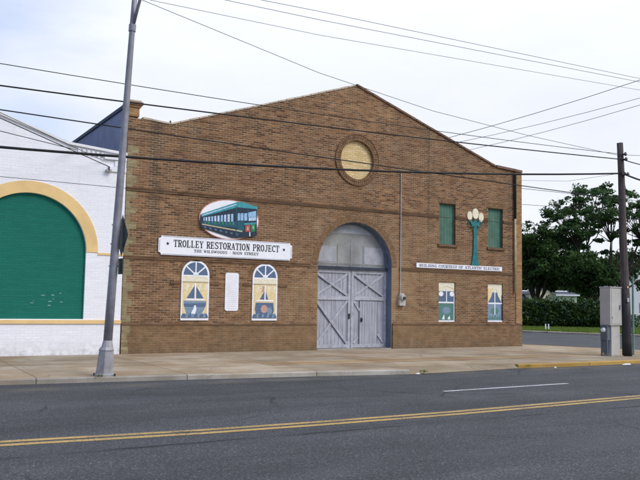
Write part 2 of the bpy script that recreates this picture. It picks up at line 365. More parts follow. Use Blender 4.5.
M['kerb_yellow']=concrete('kerb_yellow',[(.34,.22,.06),(.42,.27,.075),(.42,.30,.13)],True,3.0,9,.5)
M['apron']=concrete('apron',[(.27,.215,.14),(.34,.28,.195),(.39,.33,.24)],True,2.0,6,.5)
def groundmat():
    m,nt,b=mat('ground',.95,.1); co=objco(nt)
    c=ramp(nt,noise(nt,co,.3,8,.7),[(.3,(.05,.08,.02)),(.5,(.08,.12,.03)),(.7,(.12,.13,.06))])
    nt.links.new(c,b.inputs['Base Color']); return m
M['soil']=groundmat()

# ------------------------------------------------------------------ setting
def structure(mb,name,parent=None,**k):
    o=mb.build(name,parent,**k); o['kind']='structure'; return o
ZR=-.10
g=MB(); g.add([(-900,-900,-.16),(900,-900,-.16),(900,900,-.16),(-900,900,-.16)],[(0,1,2,3)],M['soil']); structure(g,'ground')
r=MB(); r.add([(-160,-18.6,ZR),(220,-18.6,ZR),(220,-5.2,ZR),(-160,-5.2,ZR)],[(0,1,2,3)],M['asphalt']); road=structure(r,'road')
# kerb line of our pavement (x,y), measured
KL=[(-60,-5.9),(-20,-6.0),(2.36,-6.14),(5.6,-6.42),(8.0,-6.66),(9.1,-6.76),(11.35,-7.12)]
KR=[(15.25,-6.78),(17.1,-6.84),(20.35,-6.74),(22.6,-6.62),(23.9,-6.2),(24.8,-5.3),(25.05,-4.2),(25.0,-3.2),(24.3,-1.5),(23.6,.2),(23.1,1.6),(22.95,4),(22.95,60)]
def offs(pl,d):
    out=[]
    for i,(x,y) in enumerate(pl):
        a=pl[max(i-1,0)]; b=pl[min(i+1,len(pl)-1)]; t=Vector((b[0]-a[0],b[1]-a[1])).normalized(); out.append((x-t.y*d,y+t.x*d))
    return out
def strip(mb,pl,w,z0,z1,m,bev=.02):
    inn=offs(pl,w); k=offs(pl,bev)
    for i in range(len(pl)-1):
        a,b=pl[i],pl[i+1]; c,d=inn[i],inn[i+1]; e,f=k[i],k[i+1]
        vs=[(*a,z0),(*b,z0),(*a,z1-bev),(*b,z1-bev),(*e,z1),(*f,z1),(*c,z1),(*d,z1),(*c,z0),(*d,z0)]
        mb.add(vs,[(0,1,3,2),(2,3,5,4),(4,5,7,6),(6,7,9,8)],m)
    for i,rev in ((0,True),(len(pl)-1,False)):
        a,c,e=pl[i],inn[i],k[i]; vs=[(*a,z0),(*a,z1-bev),(*e,z1),(*c,z1),(*c,z0)]
        mb.add(vs,[tuple(range(5)) if rev else tuple(range(5))[::-1]],m)
k=MB(); strip(k,KL,.16,-.15,.004,M['kerb']); structure(k,'kerb')
k=MB(); strip(k,KR,.16,-.15,.004,M['kerb_yellow']); structure(k,'kerb_yellow')
inL=offs(KL,.16); inR=offs(KR,.16)
sw=MB()
poly=inL+[(11.35,-5.5),(13.7,-5.5)]+inR[:]+[(-60,60)]
sw.slab(poly,-.155,0,M['walk']); structure(sw,'pavement')
# tan band of newer concrete toward the kerb (own sheet) 
tb=MB(); tb.add([(8.8,-5.0,.004),(24.2,-5.0,.004),(24.3,-4.0,.004),(8.8,-3.9,.004)],[(0,1,2,3)],M['walk_tan']); structure(tb,'pavement_band')
ap=MB(); n=8
for i in range(n):
    x0=11.35+2.35*i/n; x1=11.35+2.35*(i+1)/n
    def oy(x): return -7.2+.42*(x-11.35)/3.9
    ap.add([(x0,oy(x0),ZR+.006),(x1,oy(x1),ZR+.006),(x1,-5.5,.002),(x0,-5.5,.002)],[(0,1,2,3)],M['apron'])
ap.add([(13.7,oy(13.7),ZR+.006),(15.27,-6.8,ZR+.006),(15.27,-6.62,.002),(13.7,-5.5,.002)],[(0,1,2,3)],M['apron'])
ap.add([(11.35,-7.2,ZR-.03),(11.35,-7.2,ZR+.006),(11.35,-5.5,.002),(11.35,-5.5,-.03)],[(0,1,2,3)],M['apron'])
structure(ap,'driveway_apron')
# side street
far=[(29,60),(29.6,36),(32.2,21),(33.6,17.2),(35.3,13.2),(36.6,10.3),(37.6,7.9),(38.6,5.4),(40.3,1.5),(42.2,-3),(44,-5.3),(47,-6.6),(52,-6.7),(200,-6.7)]
sr=MB(); ss=[(22.6,60),(22.6,3),(22.6,-5.19)]+[(55,-5.19)]+[(55,60)]
sr.slab(ss,-.15,ZR+.004,M['asphalt_side']); structure(sr,'side_road')
fk=MB(); strip(fk,far,.5,-.15,.006,M['kerb']); structure(fk,'far_kerb')
vb=MB(); fi=offs(far,.5); vb.slab(fi+[(200,140),(29,140)],-.155,.0,M['soil']); structure(vb,'verge')
ow=MB(); ow.box(-160,220,-30,-18.6,-.15,.02,M['walk']); structure(ow,'opposite_pavement')
# painted lines: children of the road
YL=[(-60,-12.4),(-12,-12.25),(1.47,-12.42),(3.8,-12.62),(5.6,-12.66),(8.1,-12.64),(12.8,-12.42),(20,-12.3),(60,-12.3),(200,-12.3)]
for d in (-.115,.115):
    l=MB(); c=offs(YL,d); a=offs(c,-.068); b=offs(c,.068)
    for i in range(len(YL)-1): l.add([(*a[i],ZR+.004),(*a[i+1],ZR+.004),(*b[i+1],ZR+.004),(*b[i],ZR+.004)],[(0,1,2,3)],M['yellow_line'])
    o=l.build('yellow_line',road)
for x0 in (9.8,21.9,34,-2.3-4,-18):
    l=MB(); x1=x0+3.6; y0=-10.26; l.add([(x0,y0-.05,ZR+.004),(x1,y0+.1,ZR+.004),(x1,y0+.2,ZR+.004),(x0,y0+.05,ZR+.004)],[(0,1,2,3)],M['white_line'])
    if x0 in (9.8,): l.build('lane_dash',road)

# ------------------------------------------------------------------ brick building
BX0,BX1=6.42,22.16
def arc(cx,cz,r,a0,a1,n): return [(cx+r*math.cos(math.radians(a0+(a1-a0)*i/n)),cz+r*math.sin(math.radians(a0+(a1-a0)*i/n))) for i in range(n+1)]
brick=thing('brick_building','brown brick trolley barn with shallow gable, round cream window and big arched door','building',(14.3,0,0))
outer=[(BX0,-.1),(BX1,-.1),(BX1,6.8),(20.84,6.88),(14.37,9.07),(7.72,6.83),(BX0,6.9)]
DR=1.497; DCX=14.437; DSP=2.82
door_loop=[(DCX-DR,.0),(DCX+DR,.0)]+arc(DCX,DSP,DR,0,180,40)
circ=arc(14.43,6.48,.67,0,354,59)
uw=[(18.06,18.83),(20.44,21.2)]
up=[[(a,3.77),(b,3.77),(b,5.28),(a,5.28)] for a,b in uw]
lw=[[(a-.01,.93),(b+.01,.93),(b+.01,2.385),(a-.01,2.385)] for a,b in uw]
w=MB(); w.ngon_hole(outer,[door_loop,circ]+up+lw,0,M['brick'])
w.reveal(circ,0,.10,M['brick']); 
for l in up: w.reveal(l,0,.16,M['brick_dark'])
for l in lw: w.reveal(l,0,.09,M['brick'])
# other walls
BD=26
w.add([(BX1,0,-.1),(BX1,BD,-.1),(BX1,BD,6.8),(BX1,0,6.8)],[(0,1,2,3)],M['brick'])
w.add([(BX0,BD,-.1),(BX1,BD,-.1),(BX1,BD,6.8),(14.37,BD,9.0),(BX0,BD,6.8)],[(4,3,2,1,0)],M['brick'])
w.add([(BX0,0,-.1),(BX0,BD,-.1),(BX0,BD,6.2),(BX0,0,6.2)],[(3,2,1,0)],M['brick'])
w.add([(x,.36,z) for x,z in outer],[tuple(range(len(outer)))[::-1]],M['brick_dark'])
wall=w.build('wall',brick)
sw_=MB(); sw_.box(BX0-.012,BX0+.3,.37,BD,5.0,7.22,M['side_render']); sw_.build('side_parapet',brick)
cp=MB(); cp.box(BX0-.06,BX0+.36,.37,BD,7.222,7.33,M['coping_dark']); cp.build('coping',brick)
rf=MB(); rf.add([(BX0+.3,.37,6.55),(14.37,.37,8.75),(14.37,BD,8.75),(BX0+.3,BD,6.55)],[(3,2,1,0)],M['roofing'])
rf.add([(BX1,.37,6.5),(14.37,.37,8.75),(14.37,BD,8.75),(BX1,BD,6.5)],[(0,1,2,3)],M['roofing']); rf.build('roof',brick)
# gable copings
def rake(p0,p1,h,ya,yb,m,seg=1,jit=0):
    mb=MB(); 
    for i in range(seg):
        t0=i/seg;t1=(i+1)/seg-.004*(seg>1)
        j=random.uniform(0,jit)
        a=(p0[0]+(p1[0]-p0[0])*t0,p0[1]+(p1[1]-p0[1])*t0); b=(p0[0]+(p1[0]-p0[0])*t1,p0[1]+(p1[1]-p0[1])*t1)
        mb.prism([(a[0],a[1]+.002),(b[0],b[1]+.002),(b[0],b[1]+h+j),(a[0],a[1]+h+j)],ya,yb,m)
    return mb
rake((7.72,6.83),(14.35,9.07),.05,-.02,.4,M['coping_tan'],22,.012).build('coping',brick)
rake((6.86,6.885),(7.70,6.83),.05,-.02,.4,M['coping_tan'],3,.012).build('coping',brick)
rake((14.37,9.07),(20.82,6.89),.07,-.045,.4,M['stone_cap'],20,.006).build('coping',brick)
rake((20.84,6.88),(22.19,6.8),.09,-.07,.4,M['stone_cap'],4,.006).build('coping',brick)
# little stubs on coping
for x in (7.72,):
    z=6.83+max(0,(x-7.72))*.3378+.06; s_=MB(); s_.box(x-.02,x+.02,.05,.09,z-.03,z+.07,M['coping_dark']); s_.build('vent_stub',brick)
# chimney
ch=MB(); ch.box(6.425,6.74,.0,.36,6.93,7.2,M['brick_warm']); cho=ch.build('chimney',brick)
cc=MB(); cc.box(6.39,6.78,-.035,.40,7.2,7.27,M['brick_warm']); cc.box(6.35,6.83,-.07,.43,7.27,7.36,M['stone_cap']); cc.box(6.38,6.79,-.04,.4,7.36,7.41,M['coping_tan']); cc.build('chimney_cap',cho)
# string courses
def courses(name,z0,z1,y,spans,m,lip=True):
    for a,b in spans:
        mb=MB(); mb.box(a,b,-y,0.004,z0,z1,m)
        if lip: mb.box(a,b,-y*1.35,0.003,z1,z1+.035,m)
        mb.build(name,brick)
courses('string_course',4.725,4.80,.03,[(BX0+.02,18.05),(18.84,20.43),(21.21,21.7)],M['brick_dark'])
courses('string_course',2.74,2.80,.035,[(BX0+.02,DCX-DR-.32),(DCX+DR+.32,21.7)],M['brick_dark'])
for a,b in ((BX0+.01,DCX-DR-.05),(DCX+DR+.05,BX1)):
    pl=MB(); pl.box(a,b,-.045,.004,-.05,.82,M['brick']); pl.build('plinth',brick)
    lc=MB(); lc.box(a,b,-.062,.003,.82,.875,M['brick_dark']); lc.build('plinth_course',brick)
# impost bits beside painted windows
for a,b in ((7.86,8.17),(9.1,9.42),(10.22,10.52),(11.46,11.8)):
    mb=MB(); mb.box(a,b,-.03,.003,2.05,2.115,M['brick_dark']); mb.build('impost_band',brick)
# corner pier and toothed pale edge
cpier=MB(); cpier.box(21.86,BX1+.02,-.03,.3,.876,6.8,M['brick_warm']); cpier.build('corner_pier',brick)
q=MB(); random.seed(3); z=.9; t=0
while z<6.0:
    h=.225; wd=.15 if t%2 else .30; wd+=random.uniform(-.05,.05)
    q.box(BX0+.012,BX0+wd,-.006,.003,z,min(z+h,6.05),M['brick_pale']); z+=h; t+=1
z=.0
while z<.8:
    wd=.22+random.uniform(-.06,.05); q.box(BX0+.014,BX0+wd,-.05,-.04,max(z,.0),min(z+.2,.815),M['brick_pale']); z+=.2
q.build('quoin',brick)
# voussoirs
def voussoirs(cx,cz,r0,r1,a0,a1,n,y0,y1,m=None):
    mb=MB(); m=m or M['arch_brick']
    for i in range(n):
        s0=a0+(a1-a0)*(i+.07)/n; s1=a0+(a1-a0)*(i+.93)/n
        p=[(cx+rr*math.cos(math.radians(s)),cz+rr*math.sin(math.radians(s))) for rr,s in ((r0,s0),(r1,s0),(r1,s1),(r0,s1))]
        mb.prism(p,y0-random.uniform(0,.004),y1,m)
    return mb
da=thing  # noqa
mb=voussoirs(DCX,DSP,DR+.005,DR+.115,0,180,64,-.003,.01); mb2=voussoirs(DCX,DSP,DR+.125,DR+.235,0,180,68,-.003,.01)
mb.add(mb2.v,mb2.f,M['arch_brick']); mb.build('arch_ring',brick)
rw=thing  # noqa
ring=voussoirs(14.43,6.48,.675,.765,0,360,54,-.03,.01); r2=voussoirs(14.43,6.48,.775,.865,0,360,58,-.03,.01); ring.add(r2.v,r2.f,M['arch_brick'])
disc=MB(); disc.prism(arc(14.43,6.48,.69,0,354,59),.09,.14,M['cream_brick']); dsc=disc.build('round_window_infill',brick); ring.build('ring',dsc)
rim=MB()
for aa in range(72):
    s0=math.radians(aa*5);s1=math.radians(aa*5+5)
    rim.prism([(14.43+.866*math.cos(s0),6.48+.866*math.sin(s0)),(14.43+.895*math.cos(s0),6.48+.895*math.sin(s0)),(14.43+.895*math.cos(s1),6.48+.895*math.sin(s1)),(14.43+.866*math.cos(s1),6.48+.866*math.sin(s1))],-.045,.003,M['brick_dark'])
rim.build('ring_edge',dsc)
for cx in (8.64,10.985):
    voussoirs(cx,2.33,.455,.56,0,180,22,-.012,.005).build('window_arch',brick)
# upper shutters
for (a,b) in uw:
    s=MB(); n=5; ww=(b-a-.08)/n
    for i in range(n): s.box(a+.04+i*ww+.004,a+.04+(i+1)*ww-.004,.115,.15,3.80,5.25,M['shutter_green'])
    s.box(a,b,.15,.17,3.77,5.28,M['door_gap'])
    sh=s.build('shutter',brick)
    f=MB(); f.box(a+.001,a+.04,.09,.15,3.771,5.279,M['shutter_green']); f.box(b-.04,b-.001,.09,.15,3.771,5.279,M['shutter_green'])
    f.box(a+.04,b-.04,.09,.15,5.25,5.279,M['shutter_green']); f.box(a+.04,b-.04,.09,.15,3.771,3.80,M['shutter_green']); f.build('frame',sh)
    sl=MB(); sl.box(a-.07,b+.07,-.06,.1,3.68,3.768,M['brick_dark']); sl.build('sill',sh)
    ln=MB(); 
    for i in range(12):
        x=a-.06+i*(b-a+.12)/12; ln.box(x+.004,x+(b-a+.12)/12-.004,-.010,.02,5.283,5.45,M['arch_brick'])
    ln.build('lintel',sh)
# door
dr=MB(); dr.reveal(door_loop,0,.32,M['jamb_blue'])
dr.prism([(DCX-DR,2.70),(DCX+DR,2.70),(DCX+DR,2.80),(DCX-DR,2.80)],.22,.36,M['coping_dark'])
door=dr.build('arched_doorway',brick)
fr=MB()  # frame just inside
for i in range(40):
    a0=math.radians(180*i/40); a1=math.radians(180*(i+1)/40)
    fr.prism([(DCX+rr*math.cos(t),DSP+rr*math.sin(t)) for rr,t in ((DR-.001,a0),(DR-.001,a1),(DR-.06,a1),(DR-.06,a0))],.26,.34,M['jamb_blue'])
fr.build('door_frame',door)
ty=MB(); ty.prism([(DCX-DR,2.795)]+[(DCX+DR,2.795)]+arc(DCX,DSP,DR,0,180,40),.325,.37,M['tympan'])
for (x0,x1,z0,z1) in ((DCX-1.33,DCX-.62,2.96,3.48),(DCX+.55,DCX+1.36,2.9,3.5)):
    ty.box(x0,x1,.316,.33,z0,z1,M['tympan_pale'])
top=arc(DCX,DSP,DR-.07,50,130,16); ty.prism(top+[(DCX-.5,3.95),(DCX+.55,3.95)],.319,.33,M['tympan_pale'])
for x in (DCX-.03,DCX-.55,DCX+.5): ty.box(x,x+.03,.31,.324,2.81,3.55,M['tympan'])
for zz in (2.86,2.90): ty.box(DCX-1.4,DCX+1.4,.31+zz*.001,.324,zz,zz+.02,M['tympan'])
ty.build('tympanum',door)
def brace(mb,x0,z0,x1,z1,wd,y0,y1,m):
    d=Vector((x1-x0,z1-z0)).normalized(); nx,nz=-d.y*wd/2,d.x*wd/2
    mb.prism([(x0+nx,z0+nz),(x0-nx,z0-nz),(x1-nx,z1-nz),(x1+nx,z1+nz)],y0,y1,m)
YB=.33
for side in (0,1):
    x0=DCX-DR+.01 if side==0 else DCX+.012; x1=DCX-.012 if side==0 else DCX+DR-.01
    lf=MB(); lf.box(x0,x1,YB+.02,YB+.05,.03,2.70,M['door_gap']); n=10; pw=(x1-x0)/n
    for i in range(n): lf.box(x0+i*pw+.004,x0+(i+1)*pw-.004,YB,YB+.03,.03+random.uniform(0,.015),2.70,M['door_wood'])
    leaf=lf.build('door_leaf',door)
    rl=MB(); rails=[(2.58,2.70),(1.66,1.79),(.04,.16)]
    for z0,z1 in rails: rl.box(x0+.1,x1-.1,YB-.04,YB+.001,z0,z1,M['door_rail'])
    rl.box(x0,x0+.1,YB-.042,YB+.001,.03,2.70,M['door_rail']); rl.box(x1-.1,x1,YB-.042,YB+.001,.03,2.70,M['door_rail'])
    rl.build('rail',leaf)
    def br1(*p,m='door_rail'):
        bc=MB(); brace(bc,*p,M[m]); bc.build('brace',leaf)
    br1(x0+.12,2.56,x1-.12,1.81,.085,YB-.034,YB+.001); br1(x0+.12,1.81,x1-.12,2.56,.085,YB-.03,YB+.001)
    br1(x0+.10,2.50,x1-.15,1.785,.014,YB-.037,YB,m='door_gap')
    if side==0:
        br1(x0+.12,1.64,x1-.12,.18,.09,YB-.034,YB+.001); br1(x0+.12,.18,x1-.12,1.64,.085,YB-.03,YB+.001)
        br1(x0+.10,1.56,x1-.16,.16,.018,YB-.037,YB,m='door_gap')
    else:
        br1(x0+.12,1.64,x0+.36,1.30,.07,YB-.034,YB+.001); br1(x1-.12,.2,x1-.36,.5,.07,YB-.034,YB+.001)
        br1(x0+.12,.2,x0+.30,.4,.07,YB-.034,YB+.001)
    if side==1:
        wk=MB(); wx0,wx1=x0+.34,x1-.36
        wk.box(wx0,wx1,YB-.02,YB-.003,.06,1.655,M['door_gap'])
        n=7;pw=(wx1-wx0-.05)/n
        for i in range(n): wk.box(wx0+.025+i*pw+.003,wx0+.025+(i+1)*pw-.003,YB-.03,YB-.019,.085,1.63,M['door_wood'])
        wk.build('wicket_door',leaf)
        hd=MB(); hd.box(wx0+.06,wx0+.12,YB-.06,YB-.031,.92,1.06,M['pipe_dark']); hd.tube([(wx0+.09,YB-.1,.99),(wx0+.09,YB-.05,.99)],.03,8,M['pipe_dark']); hd.build('handle',leaf)
    else:
        hd=MB(); hd.box(x1-.09,x1-.03,YB-.07,YB-.043,1.02,1.2,M['pipe_dark']); hd.build('handle',leaf)
th=MB(); th.box(DCX-DR+.002,DCX+DR-.002,-.03,.33,-.02,.028,M['kerb']); th.build('threshold',door)
# meter + conduits
mt=MB(); mt.box(16.2,16.46,-.13,.0,1.50,1.72,M['cabinet']); mt.tube([(16.33,-.2,1.78),(16.33,-.13,1.78),(16.33,0,1.78)],[.10,.12,.12],14,M['cabinet']); mt.box(16.24,16.42,-.10,0,1.72,1.93,M['cabinet'])
mto=mt.build('electric_meter',brick)
dk=MB(); dk.tube([(16.34,-.24,1.76),(16.34,-.19,1.76)],.06,10,M['glass_dark']); dk.build('dial',mto)
cd=MB(); cd.tube([(16.29,-.035,6.2),(16.29,-.035,1.93)],.018,6,M['conduit']); cd.tube([(16.29,-.035,6.2),(16.27,-.12,6.27),(16.27,-.2,6.2)],.02,6,M['conduit']); cd.build('conduit',brick)
dp=MB(); dp.tube([(21.78,-.10,6.74),(21.78,-.075,6.6),(21.78,-.075,4.95)],[.075,.055,.05],8,M['pipe_dark']); dp.tube([(21.78,-.07,4.95),(21.78,-.07,2.05)],.042,8,M['pipe_tan'])
dp.build('downpipe',brick,smooth=True)

# ------------------------------------------------------------------ lettering (slab-serif strokes)
T_=.20; H_=.095
def gl(c):
    S=[];A=[]
    def v(x,y0=0,y1=1,w=T_,s0=True,s1=True):
        S.append((x,y0,x,y1,w))
        if s0: S.append((x-w*.5-.09,y0+H_/2,x+w*.5+.09,y0+H_/2,H_))
        if s1: S.append((x-w*.5-.09,y1-H_/2,x+w*.5+.09,y1-H_/2,H_))
    def l(x0,y0,x1,y1,w=H_): S.append((x0,y0,x1,y1,w))
    def a(cx,cy,rx,ry,a0,a1,w=.16):
        n=max(4,int(abs(a1-a0)/22)); P=[(cx+rx*math.cos(math.radians(a0+(a1-a0)*i/n)),cy+ry*math.sin(math.radians(a0+(a1-a0)*i/n))) for i in range(n+1)]
        for i in range(n):
            d=abs(math.cos(math.radians(a0+(a1-a0)*(i+.5)/n))); S.append((*P[i],*P[i+1],H_+(w-H_)*d))
    W=.8
    if c=='T': v(.4,s1=False); l(.02,.95,.78,.95); l(.06,.98,.06,.68); l(.74,.98,.74,.68)
    elif c=='R': v(.2); l(.2,.95,.48,.95); a(.45,.735,.22,.215,90,-90,.18); l(.2,.52,.48,.52); l(.42,.52,.66,.04,.18); l(.58,.045,.82,.045)
    elif c=='P': v(.2); l(.2,.95,.46,.95); a(.45,.71,.24,.24,90,-90,.18); l(.2,.47,.46,.47)
    elif c=='B': v(.2,s0=False,s1=False); l(.06,.95,.46,.95); l(.06,.05,.46,.05); l(.2,.52,.46,.52); a(.45,.735,.2,.215,90,-90,.17); a(.45,.285,.24,.235,90,-90,.18)
    elif c=='O': a(.42,.5,.30,.45,0,360,.2); W=.84
    elif c=='L': v(.2); l(.2,.05,.68,.05); l(.66,.03,.66,.32)
    elif c=='E': v(.2); l(.2,.95,.68,.95); l(.2,.05,.7,.05); l(.2,.5,.52,.5); l(.66,.97,.66,.7); l(.68,.03,.68,.3); l(.52,.62,.52,.38)
    elif c=='F': v(.2); l(.2,.95,.68,.95); l(.2,.5,.52,.5); l(.66,.97,.66,.68); l(.52,.62,.52,.38)
    elif c=='Y': v(.4,0,.45,s1=False); l(.14,.95,.4,.45,.17); l(.66,.95,.4,.45,.1); l(.02,.955,.28,.955); l(.54,.955,.78,.955)
    elif c=='S': a(.4,.73,.25,.22,40,270,.19); a(.4,.27,.27,.235,90,-140,.19); l(.64,.98,.64,.72); l(.14,.02,.14,.28); W=.78
    elif c=='A': l(.14,.04,.4,.98,.1); l(.4,.98,.68,.04,.19); l(.24,.36,.58,.36); l(.02,.045,.28,.045); l(.54,.045,.82,.045); W=.84
    elif c=='I': v(.22); W=.44
    elif c=='N': v(.2,w=.1); l(.2,.95,.68,.05,.19); v(.68,w=.1,s0=False); W=.88
    elif c=='J': v(.5,.25,1,s0=False); a(.31,.25,.19,.22,0,-180,.15); W=.74
    elif c=='C': a(.42,.5,.30,.45,40,320,.2); l(.67,.97,.67,.68); l(.67,.03,.67,.2); W=.78
    elif c=='G': a(.42,.5,.30,.45,40,330,.2); l(.67,.97,.67,.7); v(.67,.04,.46,s0=False); W=.84
    elif c=='H': v(.2,w=.17); v(.66,w=.17); l(.2,.5,.66,.5); W=.86
    elif c=='W': l(.12,.96,.33,.04,.17); l(.33,.04,.52,.92); l(.5,.92,.72,.04,.17); l(.72,.04,.92,.96); l(0,.955,.26,.955); l(.8,.955,1.02,.955); W=1.04
    elif c=='M': v(.18,w=.1); l(.18,.97,.5,.1,.17); l(.5,.1,.8,.97); v(.82,w=.18); W=1.0
    elif c=='D': v(.2,s0=False,s1=False); l(.06,.95,.4,.95); l(.06,.05,.4,.05); a(.4,.5,.29,.45,90,-90,.2); W=.8
    elif c=='U': v(.18,.3,1,s0=False); v(.66,.3,1,w=.1,s0=False); a(.42,.3,.24,.26,180,360,.14); W=.84
    elif c=='.': S.append((.22,.5,.38,.5,.16)); W=.6
    elif c==' ': W=.5
    else: W=.5
    return S,W
def lettering(text,x0,x1,z0,h,y,m,dep=.003):
    total=sum(gl(c)[1]+.04 for c in text)-.04; sx=(x1-x0)/total; mb=MB(); x=0; k=0
    for c in text:
        S,W=gl(c)
        for (a,b,c2,d,w) in S:
            p0=Vector((x0+(x+a)*sx,z0+b*h)); p1=Vector((x0+(x+c2)*sx,z0+d*h)); dd=(p1-p0)
            if dd.length<1e-6: continue
            dd.normalize(); horiz=abs(dd.x); wd=w*(sx*(1-horiz)+h*horiz)/1; nx,nz=-dd.y*wd/2,dd.x*wd/2
            k+=1; yy=y-dep-.00007*(k%9)
            mb.prism([(p0.x+nx,p0.y+nz),(p0.x-nx,p0.y-nz),(p1.x-nx,p1.y-nz),(p1.x+nx,p1.y+nz)],yy,y+.0005,m)
        x+=W+.04
    return mb
def star(cx,cz,r,y,m):
    mb=MB(); pts=[(cx+(r if i%2==0 else r*.5)*math.sin(i*PI/5),cz+(r if i%2==0 else r*.5)*math.cos(i*PI/5)) for i in range(10)]
    mb.prism(pts,y-.004,y,m); return mb
def notched(x0,x1,z0,z1,c):
    out=[]
    for cx,cz,a0 in ((x1,z0,180),(x1,z1,270),(x0,z1,0),(x0,z0,90)):
        pass
    def corner(cx,cz,a0,a1): return [(cx+c*math.cos(math.radians(a0+(a1-a0)*i/5)),cz+c*math.sin(math.radians(a0+(a1-a0)*i/5))) for i in range(6)]
    out+=corner(x0,z0,90,0)+corner(x1,z0,180,90)+corner(x1,z1,270,180)+corner(x0,z1,0,-90)
    return out
s1=thing('sign_board','long white board with notched corners lettered TROLLEY RESTORATION PROJECT','sign',(9.67,-.06,2.9))
b=MB(); b.box(7.44,11.92,-.05,-.012,2.90,3.46,M['board_white']); 
b=MB(); b.prism(notched(7.44,11.92,2.895,3.465,.085),-.055,-.012,M['board_white']); b.build('board',s1)
ed=MB(); 
for sx0,sx1,sz0,sz1 in ((7.56,11.8,3.438,3.448),(7.56,11.8,2.912,2.922),(7.468,7.478,3.02,3.34),(11.882,11.892,3.02,3.34)): ed.box(sx0,sx1,-.0575,-.054,sz0,sz1,M['ink_blue'])
ed.build('border_line',s1)
lettering('TROLLEY RESTORATION PROJECT',7.90,11.45,3.145,.215,-.055,M['ink']).build('lettering',s1)
lettering('THE WILDWOODS . MAIN STREET',8.55,10.72,3.01,.085,-.055,M['ink']).build('lettering',s1)
for x in (7.72,11.62): star(x,3.235,.055,-.055,M['ink']).build('star',s1)

# oval with trolley picture
ov=thing('picture_board','white oval board with red rim and a cut-out teal trolley car','sign',(9.7,-.06,3.5))
def ell(cx,cz,a,b_,n=48): return [(cx+a*math.cos(2*PI*i/n),cz+b_*math.sin(2*PI*i/n)) for i in range(n)]
oc=(9.70,4.085)
b=MB(); b.prism(ell(*oc,.985,.60),-.045,-.005,M['board_white']); b.build('board',ov)
b=MB(); e0=ell(*oc,1.012,.625); e1=ell(*oc,.985,.60)
for i in range(48):
    j=(i+1)%48; b.prism([e0[i],e0[j],e1[j],e1[i]],-.05,-.004,M['rim_red'])
b.build('rim',ov)
def zp(zx,zy):   # picture coordinates of the board art -> board plane
    v=CF+CR*((195+zx/9.143-320)/FPX)+CU*((240-195-zy/9.143)/FPX); t=22.03/v.y; return (v.x*t,1.6+v.z*t)
def zpoly(mb,pts,y,m,dep=.0035): mb.prism([zp(*p) for p in pts],y-dep,y+.001,m)
t=MB()
zpoly(t,[(50,185),(375,80),(565,125),(562,375),(380,395),(335,392),(60,300),(42,250)],-.056,M['navy'],.012)
tr=t.build('trolley_cutout',ov)
Y=-.068
t=MB(); zpoly(t,[(50,175),(380,66),(392,112),(60,200)],Y,M['teal']); zpoly(t,[(380,66),(430,62),(568,110),(568,130),(392,114)],Y,M['teal'],.004); zpoly(t,[(60,182),(375,82),(376,92),(62,190)],Y-.003,M['pale_blue'],.002)
t.build('roof_band',tr)
def tw(pts,m):
    t=MB(); zpoly(t,pts,Y,M[m]); t.build('window',tr)
for i in range(10):
    u0=(i/10)**1.15; u1=((i+.62)/10)**1.15; xa=75+285*u0; xb=75+285*u1
    ta=lambda x:205-(x-75)*.12; ba=lambda x:236+(x-75)*.05
    tw([(xa,ta(xa)),(xb,ta(xb)),(xb,ba(xb)),(xa,ba(xa))],'pale_blue' if i%3 else 'skyblue')
for a_,b_ in ((388,410),(415,440),(447,475)): tw([(a_,170),(b_,165),(b_,232),(a_,236)],'skyblue')
tw([(485,160),(556,146),(556,200),(485,205)],'skyblue'); tw([(488,208),(556,203),(556,234),(488,238)],'pale_blue')
t=MB(); zpoly(t,[(62,242),(370,245),(372,300),(64,268)],Y,M['teal_dark'])
for i in range(9):
    xx=85+i*32; zpoly(t,[(xx,246),(xx+12,246),(xx+14,262+i*1.5),(xx,260+i*1.5)],Y-.003,M['leafgreen'] if i%2 else M['slateblue'],.003)
zpoly(t,[(382,240),(445,238),(445,330),(384,320)],Y,M['teal_dark'],.003); zpoly(t,[(440,258),(556,250),(556,268),(440,274)],Y,M['teal'],.003)
zpoly(t,[(458,276),(502,272),(502,336),(458,338)],Y,M['red']); zpoly(t,[(472,292),(488,290),(488,322),(472,323)],Y-.003,M['beige'],.003)
zpoly(t,[(510,270),(548,268),(548,332),(510,336)],Y,M['leafgreen']); zpoly(t,[(524,285),(536,284),(536,310),(524,311)],Y-.003,M['beige'],.003)
t.build('body_panel',tr)
t=MB(); zpoly(t,[(62,262),(430,328),(430,340),(62,272)],Y,M['beige'],.005)
for i in range(7):
    xx=80+i*48; yy=285+i*11; zpoly(t,[(xx,yy),(xx+22,yy+5),(xx+20,yy+20),(xx+2,yy+16)],Y,M['slateblue'],.003)
zpoly(t,[(495,340),(503,340),(503,378),(495,378)],Y,M['board_white'],.003); zpoly(t,[(370,100),(378,100),(378,370),(370,365)],Y,M['teal_dark'],.006); zpoly(t,[(478,120),(484,120),(484,250),(478,250)],Y,M['teal_dark'],.006)
t.build('running_gear',tr)

